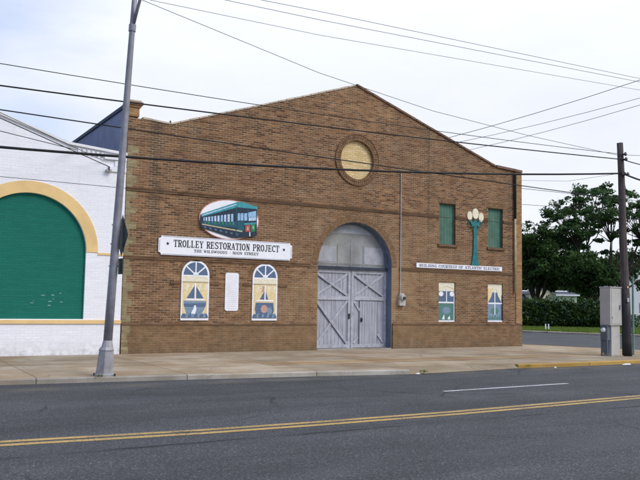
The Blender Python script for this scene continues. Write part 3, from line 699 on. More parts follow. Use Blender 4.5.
# ------------------------------------------------------------------ arched painted boards
def arched_panel(cx,w2,z0,spring,label,kind):
    o=thing('painted_panel',label,'painting',(cx,-.03,z0),'arched window paintings on the brick wall')
    sc=w2/.44
    full=lambda g_:[(cx-w2+g_,z0+g_),(cx+w2-g_,z0+g_)]+arc(cx,spring,w2-g_,0,180,24)
    b=MB(); b.prism(full(0),-.035,-.002,M['board_white']); b.build('frame',o)
    y=-.035
    p=MB(); p.prism([(cx-w2+.06,spring)]+[(cx+w2-.06,spring)]+arc(cx,spring,w2-.06,0,180,24)[1:-1],y-.004,y,M['slateblue']); fan=p.build('fanlight',o)
    p=MB()
    for a in (40,90,140): brace(p,cx,spring,cx+(w2-.05)*math.cos(math.radians(a)),spring+(w2-.05)*math.sin(math.radians(a)),.04,y-.008-a*.00001,y-.003,M['board_white'])
    p.prism(arc(cx,spring,.09,0,180,10),y-.0085,y-.003,M['board_white']); p.build('glazing_bar',fan)
    p=MB(); p.box(cx-w2+.045,cx+w2-.045,y-.004,y,z0+.06,spring-.22,M['buff']); 
    for k_ in range(4):   # warm streaks of sky
        x_=cx-w2*.7+k_*w2*.45; p.prism([(x_,z0+.9),(x_+.06,z0+.9),(x_+.12,spring-.3),(x_+.02,spring-.26)],y-.005,y-.003,M['rose'] if k_==1 and kind else M['buff_light'])
    p.build('sky_field',o)
    p=MB(); p.box(cx-w2+.045,cx+w2-.045,y-.004,y,spring-.20,spring-.04,M['buff_light']); p.box(cx-w2+.03,cx+w2-.03,y-.006,y,spring-.235,spring-.2,M['pipe_tan']); p.build('blind',o)
    p=MB(); 
    if kind==0:
        p.prism([(cx-.03,spring-.32),(cx-.03,z0+.66),(cx-.27*sc,z0+.66)],y-.008,y-.003,M['slateblue']); p.prism([(cx+.03,spring-.35),(cx+.27*sc,z0+.66),(cx+.03,z0+.66)],y-.008,y-.003,M['slateblue'])
    else:
        p.prism([(cx-.02,spring-.42),(cx-.02,z0+.66),(cx-.18*sc,z0+.66)],y-.008,y-.003,M['slateblue']); p.prism([(cx+.02,spring-.42),(cx+.12*sc,z0+.66),(cx+.02,z0+.66)],y-.008,y-.003,M['slateblue'])
    p.build('sail',o)
    p=MB(); p.box(cx-w2+.045,cx+w2-.045,y-.007,y-.003,z0+.12,z0+.2,M['slateblue']); 
    if kind==0: p.prism([(cx-.36*sc,z0+.58),(cx+.36*sc,z0+.58),(cx+.3*sc,z0+.34),(cx+.2*sc,z0+.16),(cx-.24*sc,z0+.16),(cx-.32*sc,z0+.36)],y-.0085,y-.003,M['slate_light']); p.prism([(cx-.36*sc,z0+.5),(cx+.36*sc,z0+.52),(cx+.33*sc,z0+.4),(cx-.33*sc,z0+.4)],y-.0095,y-.003,M['slateblue'])
    else: p.prism([(cx-.32*sc,z0+.56),(cx+.3*sc,z0+.56),(cx+.33*sc,z0+.3),(cx+.26*sc,z0+.16),(cx-.3*sc,z0+.16),(cx-.34*sc,z0+.36)],y-.0085,y-.003,M['slateblue']); p.prism(ell(cx-.02,z0+.36,.12,.13,14),y-.0095,y-.003,M['rose']); p.prism(ell(cx+.17,z0+.3,.09,.12,14),y-.0096,y-.003,M['slate_light'])
    p.build('hull',o)
    p=MB(); p.box(cx-.022,cx+.022,y-.012,y-.003,z0+.62,spring-.24,M['board_white']); p.box(cx-w2*.68,cx+w2*.68,y-.0125,y-.003,z0+.6,z0+.645,M['board_white']); p.build('glazing_bar',o)
    if kind==0:
        p=MB(); p.prism([(cx-.12,z0+.2),(cx+.01,z0+.19),(cx+.05,z0+.34),(cx+.02,z0+.46),(cx-.03,z0+.44),(cx-.04,z0+.36),(cx-.1,z0+.26)],y-.013,y-.003,M['board_white']); p.build('bird',o)
    p=MB(); p.box(cx-w2+.02,cx+w2-.02,y-.010,y-.003,z0+.07,z0+.15,M['slateblue'])
    for k_ in range(8): x_=cx-w2+.05+k_*(w2*2-.14)/8; p.prism([(x_,z0+.09),(x_+.08,z0+.09),(x_+.09,z0+.2+.03*(k_%3)),(x_+.02,z0+.17+.03*(k_%2))],y-.011,y-.003,M['slate_light'] if k_%2 else M['slateblue'])
    p.build('rocks',o)
arched_panel(8.64,.445,.965,2.33,'arched painted board with two wide sails and a white bird, under the sign left end',0)
arched_panel(10.985,.44,.965,2.32,'arched painted board with slim sail and pinkish disc, nearer the big door',1)
pq=thing('wall_plaque','tall white wall plaque with rounded corners, between the two arched painted boards','plaque',(9.83,-.03,1.25))
b=MB(); rr=.07; rp=[]
for cx,cz,a0 in ((9.62+rr,1.26+rr,180),(10.07-rr,1.26+rr,270),(10.07-rr,2.43-rr,0),(9.62+rr,2.43-rr,90)):
    rp+=[(cx+rr*math.cos(math.radians(a0+i*22.5)),cz+rr*math.sin(math.radians(a0+i*22.5))) for i in range(5)]
b.prism(rp,-.03,-.002,M['board_white']); b.build('board',pq)
l=MB()
for i in range(17): l.box(9.67+(i%3)*.012,10.02-(i*7%5)*.012,-.0315,-.029,1.33+i*.063,1.336+i*.063,M['conduit'])
l.build('faint_text_lines',pq)

# lower painted windows in the right bay
def low_panel(a,b,label,kind):
    o=thing('painted_panel',label,'painting',((a+b)/2,.02,.93),'rectangular window paintings below the long sign')
    y=.05; p=MB(); p.box(a,b,y,.085,.935,2.38,M['buff_light']); p.build('board',o)
    p=MB(); p.box(a+.03,b-.03,y-.004,y,.99,1.62,M['slate_light'] if kind else M['sage']); p.box(a+.03,b-.03,y-.0035,y,1.66,2.05,M['slateblue'])
    for k_ in range(5): x_=a+.06+k_*(b-a-.12)/5; p.prism([(x_,1.02),(x_+.12,1.02),(x_+.1,1.15+.05*(k_%3)),(x_+.02,1.1)],y-.006,y-.002,M['board_white'] if k_%2 and not kind else M['sage'])
    p.prism(ell((a+b)/2,1.35,.2,.13,16),y-.0065,y-.002,M['sage'] if kind else M['slate_light']); p.build('view',o)
    p=MB(); c=(a+b)/2
    if kind==0:
        p.prism([(a+.02,2.36),(b-.02,2.36),(b-.02,2.14),(c,2.24),(a+.02,2.14)],y-.010,y-.002,M['buff_light'])
        p.prism(ell(a+.13,1.95,.11,.09,12),y-.011,y-.002,M['board_white']); p.prism(ell(b-.13,1.95,.11,.09,12),y-.011,y-.002,M['board_white'])
    else:
        p.prism([(a+.02,2.2),(a+.3,2.2),(a+.2,1.9),(a+.03,1.66)],y-.010,y-.002,M['buff']); p.prism([(b-.02,2.2),(b-.32,2.2),(b-.2,1.9),(b-.03,1.66)],y-.010,y-.002,M['buff_light'])
    p.build('curtain',o)
    p=MB(); p.box(a+.02,b-.02,y-.014,y-.002,1.61,1.665,M['board_white']); p.box(c-.02,c+.02,y-.0145,y-.002,1.2 if kind else 1.66,2.15,M['board_white'])
    p.box(b-.045,b-.005,y-.013,y-.002,.99,1.95,M['ink_blue'] if kind else M['white_trim']); p.box(a,b,y-.02,y-.002,.932,.985,M['board_white']); p.build('frame',o)
low_panel(18.06,18.83,'painted window board with plain cream top and sea-green pane, nearer the meter',0)
low_panel(20.44,21.2,'painted window board with parted yellow curtains, nearest the corner downpipe',1)
s2=thing('sign_board','narrow white strip sign with small dark lettering under the lamp painting','sign',(19,-.04,2.87))
b=MB(); b.box(17.0,21.12,-.04,-.004,2.868,3.035,M['board_white']); b.build('board',s2)
lettering('BUILDING COURTESY OF ATLANTIC ELECTRIC',17.12,21.0,2.9,.10,-.04,M['ink_blue']).build('lettering',s2)
# flat painted lamp post cut-out
lp=thing('lamp_cutout','flat teal cut-out of a three-globe lamp post between the green shutters','decoration',(19.74,-.04,3.04))
cx=19.76
b=MB(); b.prism([(cx-.20,3.04),(cx+.20,3.04),(cx+.15,3.2),(cx+.10,3.5),(cx+.075,4.2),(cx+.10,4.4),(cx+.05,4.5),(cx+.2,4.58),(cx+.27,4.74),(cx+.2,4.76),(cx+.12,4.66),(cx+.05,4.72),(cx+.05,4.86),(cx-.05,4.86),(cx-.05,4.72),(cx-.12,4.66),(cx-.2,4.76),(cx-.27,4.74),(cx-.2,4.58),(cx-.05,4.5),(cx-.10,4.4),(cx-.075,4.2),(cx-.10,3.5),(cx-.15,3.2)],-.05,-.01,M['lamp_teal']); b.build('post',lp)
b=MB()
for s_ in (-1,1):
    b.tube([(cx+s_*.05,-.055,4.55),(cx+s_*.22,-.055,4.5),(cx+s_*.34,-.055,4.58),(cx+s_*.33,-.055,4.68),(cx+s_*.25,-.055,4.66)],.018,6,M['lamp_teal'])
    b.tube([(cx+s_*.1,-.055,4.4),(cx+s_*.15,-.055,4.46),(cx+s_*.1,-.055,4.53)],.015,6,M['lamp_teal'])
b.build('scroll',lp)
for gx,gz,ra,rb in ((cx-.28,4.9,.12,.17),(cx,5.0,.15,.2),(cx+.28,4.88,.12,.17)):
    b=MB(); b.prism(ell(gx,gz,ra,rb,24),-.06-.004*(ra>.13),-.012,M['globe']); b.build('globe',lp)

# ------------------------------------------------------------------ white building
wb=thing('white_building','white painted brick building with green arched recess and yellow trim','building',(-1.4,0,0))
WX0,WX1=-9.2,6.40; PK=-1.4
slope=.326
o_=[(WX0,-.1),(WX1,-.1),(WX1,5.72),(4.75,5.86),(PK,5.86+slope*(4.75-PK)),(-7.55,5.86),(WX0,5.72)]
ar=lambda c,R,z0:[(c-R,z0),(c+R,z0)]+arc(c,2.87,R,0,180,36)
w=MB(); w.ngon_hole(o_,[ar(3.80,1.55,.99),ar(-6.6,1.55,.99)],-.03,M['white_brick'])
for c in (3.8,-6.6): w.reveal(ar(c,1.55,.99),-.03,.06,M['white_brick'])
w.add([(WX0,-.03,-.1),(WX0,24,-.1),(WX0,24,5.72),(WX0,-.03,5.72)],[(3,2,1,0)],M['white_brick'])
w.add([(x,24,z) for x,z in o_],[tuple(range(len(o_)))[::-1]],M['white_brick'])
w.add([(x,.3,z) for x,z in o_],[tuple(range(len(o_)))[::-1]],M['white_brick'])
w.add([(WX1,-.03,-.1),(WX1,.0,-.1),(WX1,.0,5.72),(WX1,-.03,5.72)],[(0,1,2,3)],M['white_brick'])
w.build('wall',wb)
r=MB(); pz=5.86+slope*(4.75-PK)
r.add([(WX1-.02,.31,5.3),(PK,.31,pz-.3),(PK,23.9,pz-.3),(WX1-.02,23.9,5.3)],[(0,1,2,3)],M['roofing']); r.add([(WX0,.31,5.3),(PK,.31,pz-.3),(PK,23.9,pz-.3),(WX0,23.9,5.3)],[(3,2,1,0)],M['roofing']); r.build('roof',wb)
for c in (3.8,-6.6):
    g_=MB(); g_.prism(ar(c,1.56,.99),.055,.1,M['green_paint']); go=g_.build('arched_recess',wb)
    random.seed(int(c*10)+90)
    for _q in range(9):
        qx,qz=c+random.uniform(.1,.95),random.uniform(1.35,1.75); ql=random.uniform(.03,.14); g2=MB(); g2.prism([(qx,qz),(qx+ql,qz+random.uniform(-.01,.04)),(qx+ql*.9,qz+.03),(qx+ql*.2,qz+.025)],.0535,.0555,M['scuff']); g2.build('paint_chip',go)
    sr_=MB()
    for i in range(40):
        a0=math.radians(180*i/40);a1=math.radians(180*(i+1)/40)
        sr_.prism([(c+rr*math.cos(t_),2.87+rr*math.sin(t_)) for rr,t_ in ((1.553,a0),(1.875,a0),(1.875,a1),(1.553,a1))],-.05,-.028,M['yellow_paint'])
    sr_.build('surround',go)
for a,b_ in ((-4.7,1.92),(5.68,WX1+.004)):
    y_=MB(); y_.box(a,b_,-.055,-.027,2.805,2.865,M['yellow_paint']); y_.build('belt_course',wb)
y_=MB(); y_.box(WX0,WX1+.003,-.07,-.027,.865,.965,M['yellow_paint']); y_.build('belt_course',wb)
y_=MB(); y_.prism([(4.75,5.862),(PK,pz+.002),(PK,pz+.07),(4.77,5.93)],-.09,.32,M['white_trim']); y_.prism([(-7.55,5.862),(PK,pz+.002),(PK,pz+.07),(-7.57,5.93)],-.09,.32,M['white_trim'])
y_.prism([(4.75,5.862),(WX1+.002,5.722),(WX1+.002,5.80),(4.77,5.93)],-.11,.32,M['white_trim']); y_.build('coping',wb)
y_=MB(); y_.box(5.75,6.39,-.10,-.028,5.56,5.70,M['white_trim']); y_.box(5.87,6.392,-.08,-.027,5.22,5.36,M['white_trim']); y_.box(6.06,6.391,-.07,-.026,5.37,5.55,M['white_trim'])
y_.build('cornice',wb)
for i in range(6):
    x_=5.0+i*.13; y_=MB(); y_.box(x_,x_+.07,-.085,-.026,5.66-.008*i,5.78-.01*i,M['white_trim']); y_.build('corbel',wb)
br_=MB(); br_.box(5.8,5.95,-.16,-.03,5.2,5.26,M['conduit']); br_.tube([(5.87,-.16,5.23),(5.87,-.16,5.34)],.025,8,M['ceramic']); br_.build('service_bracket',wb)

# ------------------------------------------------------------------ street light
sl=thing('street_light','tall grey steel street light pole leaning slightly, on a cast base','street light',(4.36,-6.07,0))
for i_ in range(4):
    a_=PI/4+i_*PI/2; b=MB(); bx_,by_=4.36+.235*math.cos(a_),-6.05+.235*math.sin(a_); b.tube([(bx_,by_,0),(bx_,by_,.05)],.02,6,M['pipe_dark']); b.build('anchor_bolt',sl)
b=MB(); n=8
def ringpts(cx,cy,r,z,n=8,rot=PI/8): return [(cx+r*math.cos(2*PI*i/n+rot),cy+r*math.sin(2*PI*i/n+rot),z) for i in range(n)]
def loft(mb,rings,m):
    n=len(rings[0]); vs=[p for r_ in rings for p in r_]; fs=[]
    for i in range(len(rings)-1):
        for k_ in range(n): l_=(k_+1)%n; fs.append((i*n+k_,i*n+l_,(i+1)*n+l_,(i+1)*n+k_))
    fs.append(tuple(range(n))[::-1]); fs.append(tuple(range((len(rings)-1)*n,len(rings)*n))); mb.add(vs,fs,m)
PX=lambda z:4.375+.04*z; PYY=-6.05
loft(b,[ringpts(4.36,PYY,.205,0.0),ringpts(4.36,PYY,.205,.035),ringpts(4.365,PYY,.18,.055),ringpts(4.38,PYY,.145,.50),ringpts(4.385,PYY,.155,.53),ringpts(4.385,PYY,.13,.58)],M['steel_base']); b.build('cast_base',sl)
b=MB(); b.tube([(PX(.55),PYY,.55),(PX(.62),PYY,.62),(PX(.72),PYY,.72)],[.13,.115,.095],12,M['steel_base']); b.build('collar',sl)
b=MB(); b.tube([(PX(z),PYY,z) for z in (.6,2,4,6,7.4,8.8)],[.092,.087,.078,.067,.06,.052],14,M['steel']); b.build('pole',sl,smooth=True)
for pts in ([(PX(7.4),PYY,7.35),(4.72,-6.2,7.75),(4.78,-6.6,8.4),(4.82,-7.3,8.95),(4.86,-8.3,9.15)],[(PX(8.7),PYY,8.68),(4.74,-6.5,9.05),(4.8,-7.3,9.35),(4.86,-8.3,9.3)]):
    b=MB(); b.tube(pts,.035,8,M['steel']); b.build('arm',sl,smooth=True)
b=MB(); b.tube([(PX(7.3),PYY,7.3),(PX(7.45),PYY,7.45)],.078,12,M['steel']); b.build('clamp',sl)
b=MB(); b.tube([(4.86,-8.15,9.2),(4.87,-8.45,9.24),(4.88,-8.95,9.2)],[.06,.17,.08],12,M['steel']); b.build('lamp_head',sl,smooth=True)
# signs on the pole
zc=2.90
ds=thing('road_sign','dark back of a diamond warning sign, mounted edge-on to the street light pole','sign',(PX(2.9)+.13,-6.05,2.48))
b=MB(); xx=PX(2.9)+.125; b.add([(xx,-6.05,zc-.44),(xx,-6.05+.43,zc),(xx,-6.05,zc+.44),(xx,-6.05-.43,zc),(xx+.006,-6.05,zc-.44),(xx+.006,-6.05+.43,zc),(xx+.006,-6.05,zc+.44),(xx+.006,-6.05-.43,zc)],[(0,3,2,1),(4,5,6,7),(0,1,5,4),(1,2,6,5),(2,3,7,6),(3,0,4,7)],M['sign_back']); b.build('plate',ds)
for z_ in (2.7,3.1): b=MB(); b.box(PX(z_)-.1,xx+.02,-6.07,-6.03,z_,z_+.03,M['steel']); b.build('strap',ds)
ps=thing('parking_sign','small square sign back below the diamond sign on the street light pole','sign',(PX(2.3)+.12,-6.1,2.1))
xx=PX(2.3)+.12; b=MB(); b.box(xx,xx+.006,-6.28,-5.95,2.09,2.42,M['sign_back']); b.build('plate',ps); b=MB(); b.box(PX(2.25)-.1,xx-.001,-6.07,-6.03,2.24,2.27,M['steel']); b.build('strap',ps)

# ------------------------------------------------------------------ utility pole + cabinet
upo=thing('utility_pole','weathered wooden utility pole standing right behind the grey signal cabinet','utility pole',(21.55,-5.33,0))
b=MB(); b.tube([(21.54-.031*z+.01*math.sin(z*1.3),-5.33+.006*math.sin(z*2),z) for z in (0,.5,1.2,2,3,4,5,6,7)],[.15,.148,.144,.138,.13,.122,.114,.106,.10],14,M['pole_wood']); b.build('shaft',upo,smooth=True)
b=MB(); b.tube([(21.54-.031*z+.01*math.sin(z*1.3),-5.33+.006*math.sin(z*2),z+.004) for z in (0,.5,1.2,2.0)],[.155,.153,.149,.143],14,M['pipe_dark']); b.build('tarred_foot',upo,smooth=True)
for z,l in ((5.92,.3),(6.43,.2),(6.6,.16)):
    b=MB(); x_=21.54-.031*z; b.box(x_-.03,x_+.03,-5.33-.13-l*.5,-5.33-.1,z-.02,z+.02,M['pipe_dark']); b.tube([(x_,-5.33-.12-l*.5,z-.06),(x_,-5.33-.12-l*.5,z),(x_,-5.33-.12-l*.5,z+.06)],[.035,.05,.03],8,M['ceramic']); b.build('insulator',upo)
for z_,w_,h_,m_ in ((1.75,.09,.13,'conduit'),(2.2,.05,.06,'yellow_paint')):
    b=MB(); b.box(21.53-.031*z_-w_/2-.05,21.53-.031*z_+w_/2-.05,-5.33-.163,-5.33-.145,z_,z_+h_,M[m_]); b.build('tag_plate',upo)
b=MB(); b.box(21.16,21.3,-5.52,-5.47,5.9,6.02,M['pipe_dark']); b.tube([(21.05,-5.49,5.98),(21.4,-5.49,5.98)],.02,6,M['pipe_dark']); b.build('cable_clamp',upo)
cd_=thing('conduit_post','thin pale green conduit standing just right of the utility pole','conduit',(22.3,-5.0,0))
b=MB(); b.tube([(22.28,-5.0,0),(22.3,-5.0,2.6)],.035,8,M['conduit_green']); b.build('pipe',cd_); b=MB(); b.tube([(22.3,-5.0,2.6),(22.28,-5.03,4.5),(21.45,-5.25,6.3)],.009,5,M['wire']); b.build('guy_wire',cd_)
cb_=thing('signal_cabinet','beige metal traffic signal cabinet on a narrower pedestal beside utility pole','cabinet',(21,-5.1,0))
b=MB(); b.box(20.78,21.35,-5.30,-4.89,.985,2.2,M['cabinet']); bevel(b.build('cabinet_box',cb_),.012)
b=MB(); b.box(20.765,21.365,-5.325,-4.87,2.2,2.235,M['cabinet']); bevel(b.build('lid',cb_),.01)
b=MB(); b.box(20.84,21.29,-5.31,-5.301,1.04,2.15,M['cabinet']); b.box(20.85,20.875,-5.318,-5.31,1.2,1.28,M['steel']); dd_=b.build('door_panel',cb_); b=MB(); b.box(21.2,21.24,-5.34,-5.311,1.5,1.64,M['steel']); b.build('handle',dd_)
b=MB(); b.box(20.87,21.29,-5.26,-4.93,.03,.984,M['cabinet']); bevel(b.build('pedestal',cb_),.01)
b=MB(); b.box(20.8,21.36,-5.32,-4.88,0.0,.03,M['kerb']); b.build('footing',cb_)
b=MB(); b.box(20.72,20.868,-5.22,-4.95,.52,.98,M['meter_grey']); b.box(20.76,20.868,-5.16,-5.0,.1,.52,M['meter_grey']); me_=b.build('meter_box',cb_)
b=MB(); b.tube([(20.64,-5.09,.84),(20.72,-5.09,.84)],[.06,.075],12,M['board_white']); b.build('dial',me_)
for yy in (-5.2,-4.98): 
    b=MB(); b.tube([(20.74,yy,0),(20.74,yy,.9)],.026,8,M['meter_grey']); b.build('conduit',me_)

# ------------------------------------------------------------------ wires
def wire(pts,r,label,m='wire',deg=2):
    P=np.array([[*p] for p in pts],float)
    d=np.r_[0,np.cumsum(np.linalg.norm(np.diff(P[:,:2],axis=0),axis=1))]
    mb=MB(); mb.tube([Vector(p) for p in pts],r,6,M[m])
    o=mb.build('overhead_wire',None,smooth=True); o['label']=label; o['category']='wire'; o['group']='overhead wires'; return o
def span(pts,x0,x1,y,r,label,m='wire',n=28,yend=None):
    c=np.polyfit([p[0] for p in pts],[p[1] for p in pts],2)
    out=[]
    for i in range(n+1):
        x=x0+(x1-x0)*i/n; out.append((x,y,float(np.polyval(c,x))))
    return wire(out,r,label,m)
span([(2.24,4.60),(4.87,4.68),(9.78,4.94),(12.28,5.11),(16.75,5.47),(21.07,5.94)],-22,21.3,-5.47,.030,'thickest black cable, crossing the whole front below the round window')
span([(2.18,5.87),(9.18,6.01),(21.08,6.42)],-24,21.33,-5.43,.017,'medium dark wire meeting the utility pole just above the thick cable')
span([(2.16,6.33),(10.05,6.34),(21.08,6.6)],-24,21.32,-5.41,.009,'thin wire reaching the utility pole nearest its top, level over the gable','wire')
span([(2.2,5.38),(10.07,5.24),(21.2,5.10)],-24,21.38,-5.40,.014,'dark wire falling past the round window centre to below the thick cable')
span([(2.2,4.01),(10,3.99),(21.4,4.0)],-24,21.41,-5.40,.006,'lowest thin wire, level with the top brick string course','wire')
def far_span(a,px,py,dep,r,label,ext=6,m='wire'):
    b_=at(px,py,dep); a=Vector(a); d=b_-a; pts=[]
    for i in range(21):
        t_=ext*i/20; pts.append(a+d*t_+Vector((0,0,.03*t_*(t_-1))))
    wire(pts,r,label,m)
far_span((21.3,-5.47,5.95),640,180,27,.030,'thick black cable continuing right from the utility pole')
far_span((21.33,-5.43,6.43),640,164.5,27,.017,'medium wire continuing right from the pole, above the thick cable')
far_span((21.32,-5.41,6.6),640,155.5,27,.008,'thin wire continuing right from just below the pole top')
# from the street light
L1=[(5.06,-5.4,8.3),(9.73,-5.4,7.4),(13.4,-5.4,6.94),(17.13,-5.4,6.7),(21.3,-5.4,6.55)]
wire([(4.72,-6.0,8.5)]+L1,.0065,'thin drooping wire from street light top down to the utility pole','wire')
c8=[(4.74,-6.0,8.45),(5.24,-5.4,8.34),(9.71,-5.4,8.39),(22.29,-5.4,8.92),(40,-5.4,9.9)]
wire(c8,.006,'thin wire leaving the street light top, lowest of the three high parallel wires','wire_grey')
wire([(-20,-5.4,8.9),(7.07,-5.4,8.74),(9.71,-5.4,8.79),(22.3,-5.4,9.2),(40,-5.4,10.1)],.007,'middle of the three high parallel wires above the gable','wire_grey')
wire([(-20,-5.4,9.1),(8.05,-5.4,8.95),(9.7,-5.4,9.01),(22.3,-5.4,9.32),(40,-5.4,10.1)],.007,'topmost of the three high parallel wires above the gable','wire_grey')
# drops to the right gable slope
for (px1,py1,A,r_,lab) in ((640,80,(18.45,.1,7.75),.010,'steepest service wire rising right from the gable slope'),(640,98,(18.85,.1,7.62),.008,'middle service wire rising right from the gable slope'),(640,105,(19.5,.1,7.42),.008,'lowest service wire rising right from the gable slope')):
    B=at(px1,py1,24.5); A=Vector(A); wire([A+(B-A)*t_+Vector((0,0,-.25*t_*(1-t_)*(1 if t_<1 else 0))) for t_ in (0,.25,.5,.75,1,1.5,2)],r_,lab,'wire_grey')
wire([(21.4,-5.4,6.0),(21.8,-2.7,6.1),(22.15,-.02,6.5)],.006,'thin drop wire from the utility pole to the barn corner','wire_grey')
wire([(22.15,.05,6.2),at(560,192.5,32),at(620,199,36),at(700,208,42)],.010,'dark wire leaving the barn corner toward the airy tree','wire')
wire([(22.17,.05,5.56),at(560,207,34),at(640,212,40),at(720,216,46)],.009,'lower dark wire leaving the barn corner, passing behind the pole','wire')
# drops over the white building
for A,px,py,r_,lab in (((5.87,-.16,5.33),0,118,.012,'upper dark service wire sloping down to the white building bracket'),((5.7,-.1,5.5),0,112.5,.008,'thin service wire just above the one that meets the bracket'),((4.95,-.1,5.72),0,131,.010,'service wire reaching the white building cornice at a shallow angle')):
    A=Vector(A); B=at(px,py,19.0); wire([A+(B-A)*t_ for t_ in (0,.3,.6,1,2.0)],r_,lab)

# ------------------------------------------------------------------ vegetation
def rv(): 
    while True:
        v=Vector((random.uniform(-1,1),random.uniform(-1,1),random.uniform(-1,1)))
        if .05<v.length<1: return v
def leaves(mb,c,rad,n,size,m,flat=.6):
    k=mb.mi(m); b=len(mb.v)
    for _ in range(n):
        p=rv(); p=p*(p.length**-.35); p=Vector((c[0]+p.x*rad[0],c[1]+p.y*rad[1],c[2]+p.z*rad[2]))
        nrm=(rv().normalized()+Vector((0,0,flat))).normalized(); u=nrm.cross(rv()).normalized(); w_=nrm.cross(u); s=size*random.uniform(.6,1.4)
        a=p-u*s; bb=p+w_*s*.5; cc=p+u*s; dd=p-w_*s*.5
        mb.v+=[tuple(a),tuple(bb),tuple(cc),tuple(dd)]; mb.f.append((b,b+1,b+2,b+3)); mb.m.append(k); b+=4
def tree(name,label,base,trunk_h,limbs,clumps,leafm,lean=(0,0),r0=.25,size=.13,per=160,group='trees beyond the side street',nb=3,lr=1.0):
    """limbs: number of limbs; clumps: list of (dx,dy,z,rx,ry,rz)"""
    o=thing(name,label,'tree',base,group); bx,by,bz=base
    t_=MB(); fork=Vector((bx+lean[0],by+lean[1],trunk_h))
    t_.tube([Vector(base),Vector((bx+lean[0]*.4,by+lean[1]*.4,trunk_h*.5)),fork],[r0,r0*.8,r0*.62],9,M['bark']); 
    l_=MB()
    C_=[Vector((bx+c[0],by+c[1],c[2])) for c in clumps]
    cen=sum(C_,Vector())/len(C_); nh=max(4,len(C_)//8); hubs=[]
    pick=random.sample(C_,nh)
    for h in pick:
        hub=fork.lerp(h,random.uniform(.5,.66)); hub.z+=random.uniform(-.2,.5); hubs.append(hub)
        r1=(r0*.42)*lr; m1=fork.lerp(hub,.5)+Vector((random.uniform(-.25,.25),random.uniform(-.2,.2),-.15))
        t_.tube([fork+Vector((0,0,-.25)),m1,hub],[r1,r1*.75,r1*.45],7,M['bark'],False)
    for c,(dx,dy,z,rx,ry,rz) in zip(C_,clumps):
        hub=min(hubs,key=lambda q:(q-c).length); mid=hub.lerp(c,.5)+rv()*.3; r1=r0*.16*lr
        t_.tube([hub,mid,c],[r1,r1*.6,.012],5,M['bark'],False)
        for _ in range(nb):
            e=c+Vector((random.uniform(-rx,rx),random.uniform(-ry,ry),random.uniform(-rz,rz)))
            t_.tube([mid.lerp(c,.4),e],[r1*.4,.006],4,M['bark'],False)
        nsub=7
        for k_ in range(nsub):
            s=rv(); cc=(c.x+s.x*rx,c.y+s.y*ry,c.z+s.z*rz); f_=random.uniform(.28,.6)
            leaves(l_,cc,(rx*f_,ry*f_,rz*f_*1.15),int(per/nsub*random.uniform(.5,1.5)),size,leafm)
    t_.build('trunk',o,smooth=True); l_.build('crown',o); return o
def G(px,dep): p=at(px,330,dep); return (p.x,p.y,0)
rd=CR.copy(); rd.z=0; rd.normalize(); fd=CF.copy(); fd.z=0; fd.normalize()
def cl(spec):   # spec in metres across the view, along it, height
    return [((rd*a+fd*d).x,(rd*a+fd*d).y,z,r1,r2,r3) for a,d,z,r1,r2,r3 in spec]
random.seed(11)
# big airy tree (right)
sp=[]
for i in range(96):
    a=random.uniform(-1,1); d=random.uniform(-1,1)
    if a*a+d*d>1: continue
    top_=11.3-2.0*(a*a+d*d)**.8+.35*math.sin(a*9+d*4)
    z=top_-random.choice((.1,.3,.6,1.0,1.6,2.2))*random.uniform(.7,1.3)
    sp.append((a*4.9,d*3.2,z,random.uniform(.5,.95),random.uniform(.5,.9),random.uniform(.22,.42)))
for i in range(17):   # ragged left flank
    a=random.uniform(-4.4,-1.4); sp.append((a,random.uniform(-2,1.5),random.uniform(6.2,9.2),random.uniform(.4,.75),.6,random.uniform(.2,.4)))
for i in range(22):
    a=random.uniform(2.3,5.8); sp.append((a,random.uniform(-2,1.5),random.uniform(3.6,7.6),random.uniform(.4,.75),.6,random.uniform(.2,.4)))
for i in range(8):
    sp.append((random.uniform(-.8,2.2),random.uniform(-2,1.5),random.uniform(5,8.2),random.uniform(.3,.5),.5,random.uniform(.15,.3)))
tree('spreading_tree','tall airy spreading tree with visible forked limbs, highest crown behind the utility pole',G(608,62),2.0,0,cl(sp),M['leaf_mid'],(.1,0),.34,.115,200,nb=2,lr=.85)
# dense dark tree at barn corner
sp=[]
for i in range(70):
    v=rv(); x_=v.x*3.1
    sp.append((x_,v.y*2.4,5.45+v.z*2.4-.25*abs(x_)**1.2,random.uniform(.6,1.1),random.uniform(.7,1.1),random.uniform(.4,.7)))
tree('dense_tree','dense dark rounded tree immediately right of the barn corner',G(536,61),1.8,0,cl(sp),M['leaf_dark'],(0,0),.3,.13,430)
sp=[]
for i in range(34):
    v=rv(); sp.append((v.x*2.1,v.y*2.0,3.9+v.z*1.35,random.uniform(.6,1.0),random.uniform(.8,1.1),random.uniform(.4,.6)))
tree('dense_tree','low dark tree filling the middle under the airy tall tree',G(590,58),1.4,0,cl(sp),M['leaf_dark'],(0,0),.25,.12,420)
sp=[]
for i in range(26):
    v=rv(); sp.append((v.x*2.6,v.y*2,5.2+v.z*2.2,random.uniform(.7,1.0),.8,random.uniform(.3,.5)))
tree('slender_tree','paler loose tree farther back at the picture right edge',G(650,72),2.2,0,cl(sp),M['leaf_mid'],(0,0),.2,.13,180)
for px_,dep_,lab_ in ((512,128,'far deep green tree behind the grey house roof'),(538,132,'far deep green tree standing over the cream house'),(563,126,'far dark tree behind the pale green house'),(588,120,'far dark tree seen between the hedge and the low dark tree'),(610,124,'far dark tree directly behind the signal cabinet')):
    sp=[(random.uniform(-6,6),random.uniform(-2,2),random.uniform(2.2,9.2),2.0,1.8,1.2) for i in range(30)]
    tree('dense_tree',lab_,G(px_,dep_),1.6,0,cl(sp),M['leaf_dark'],(0,0),.35,.3,260)
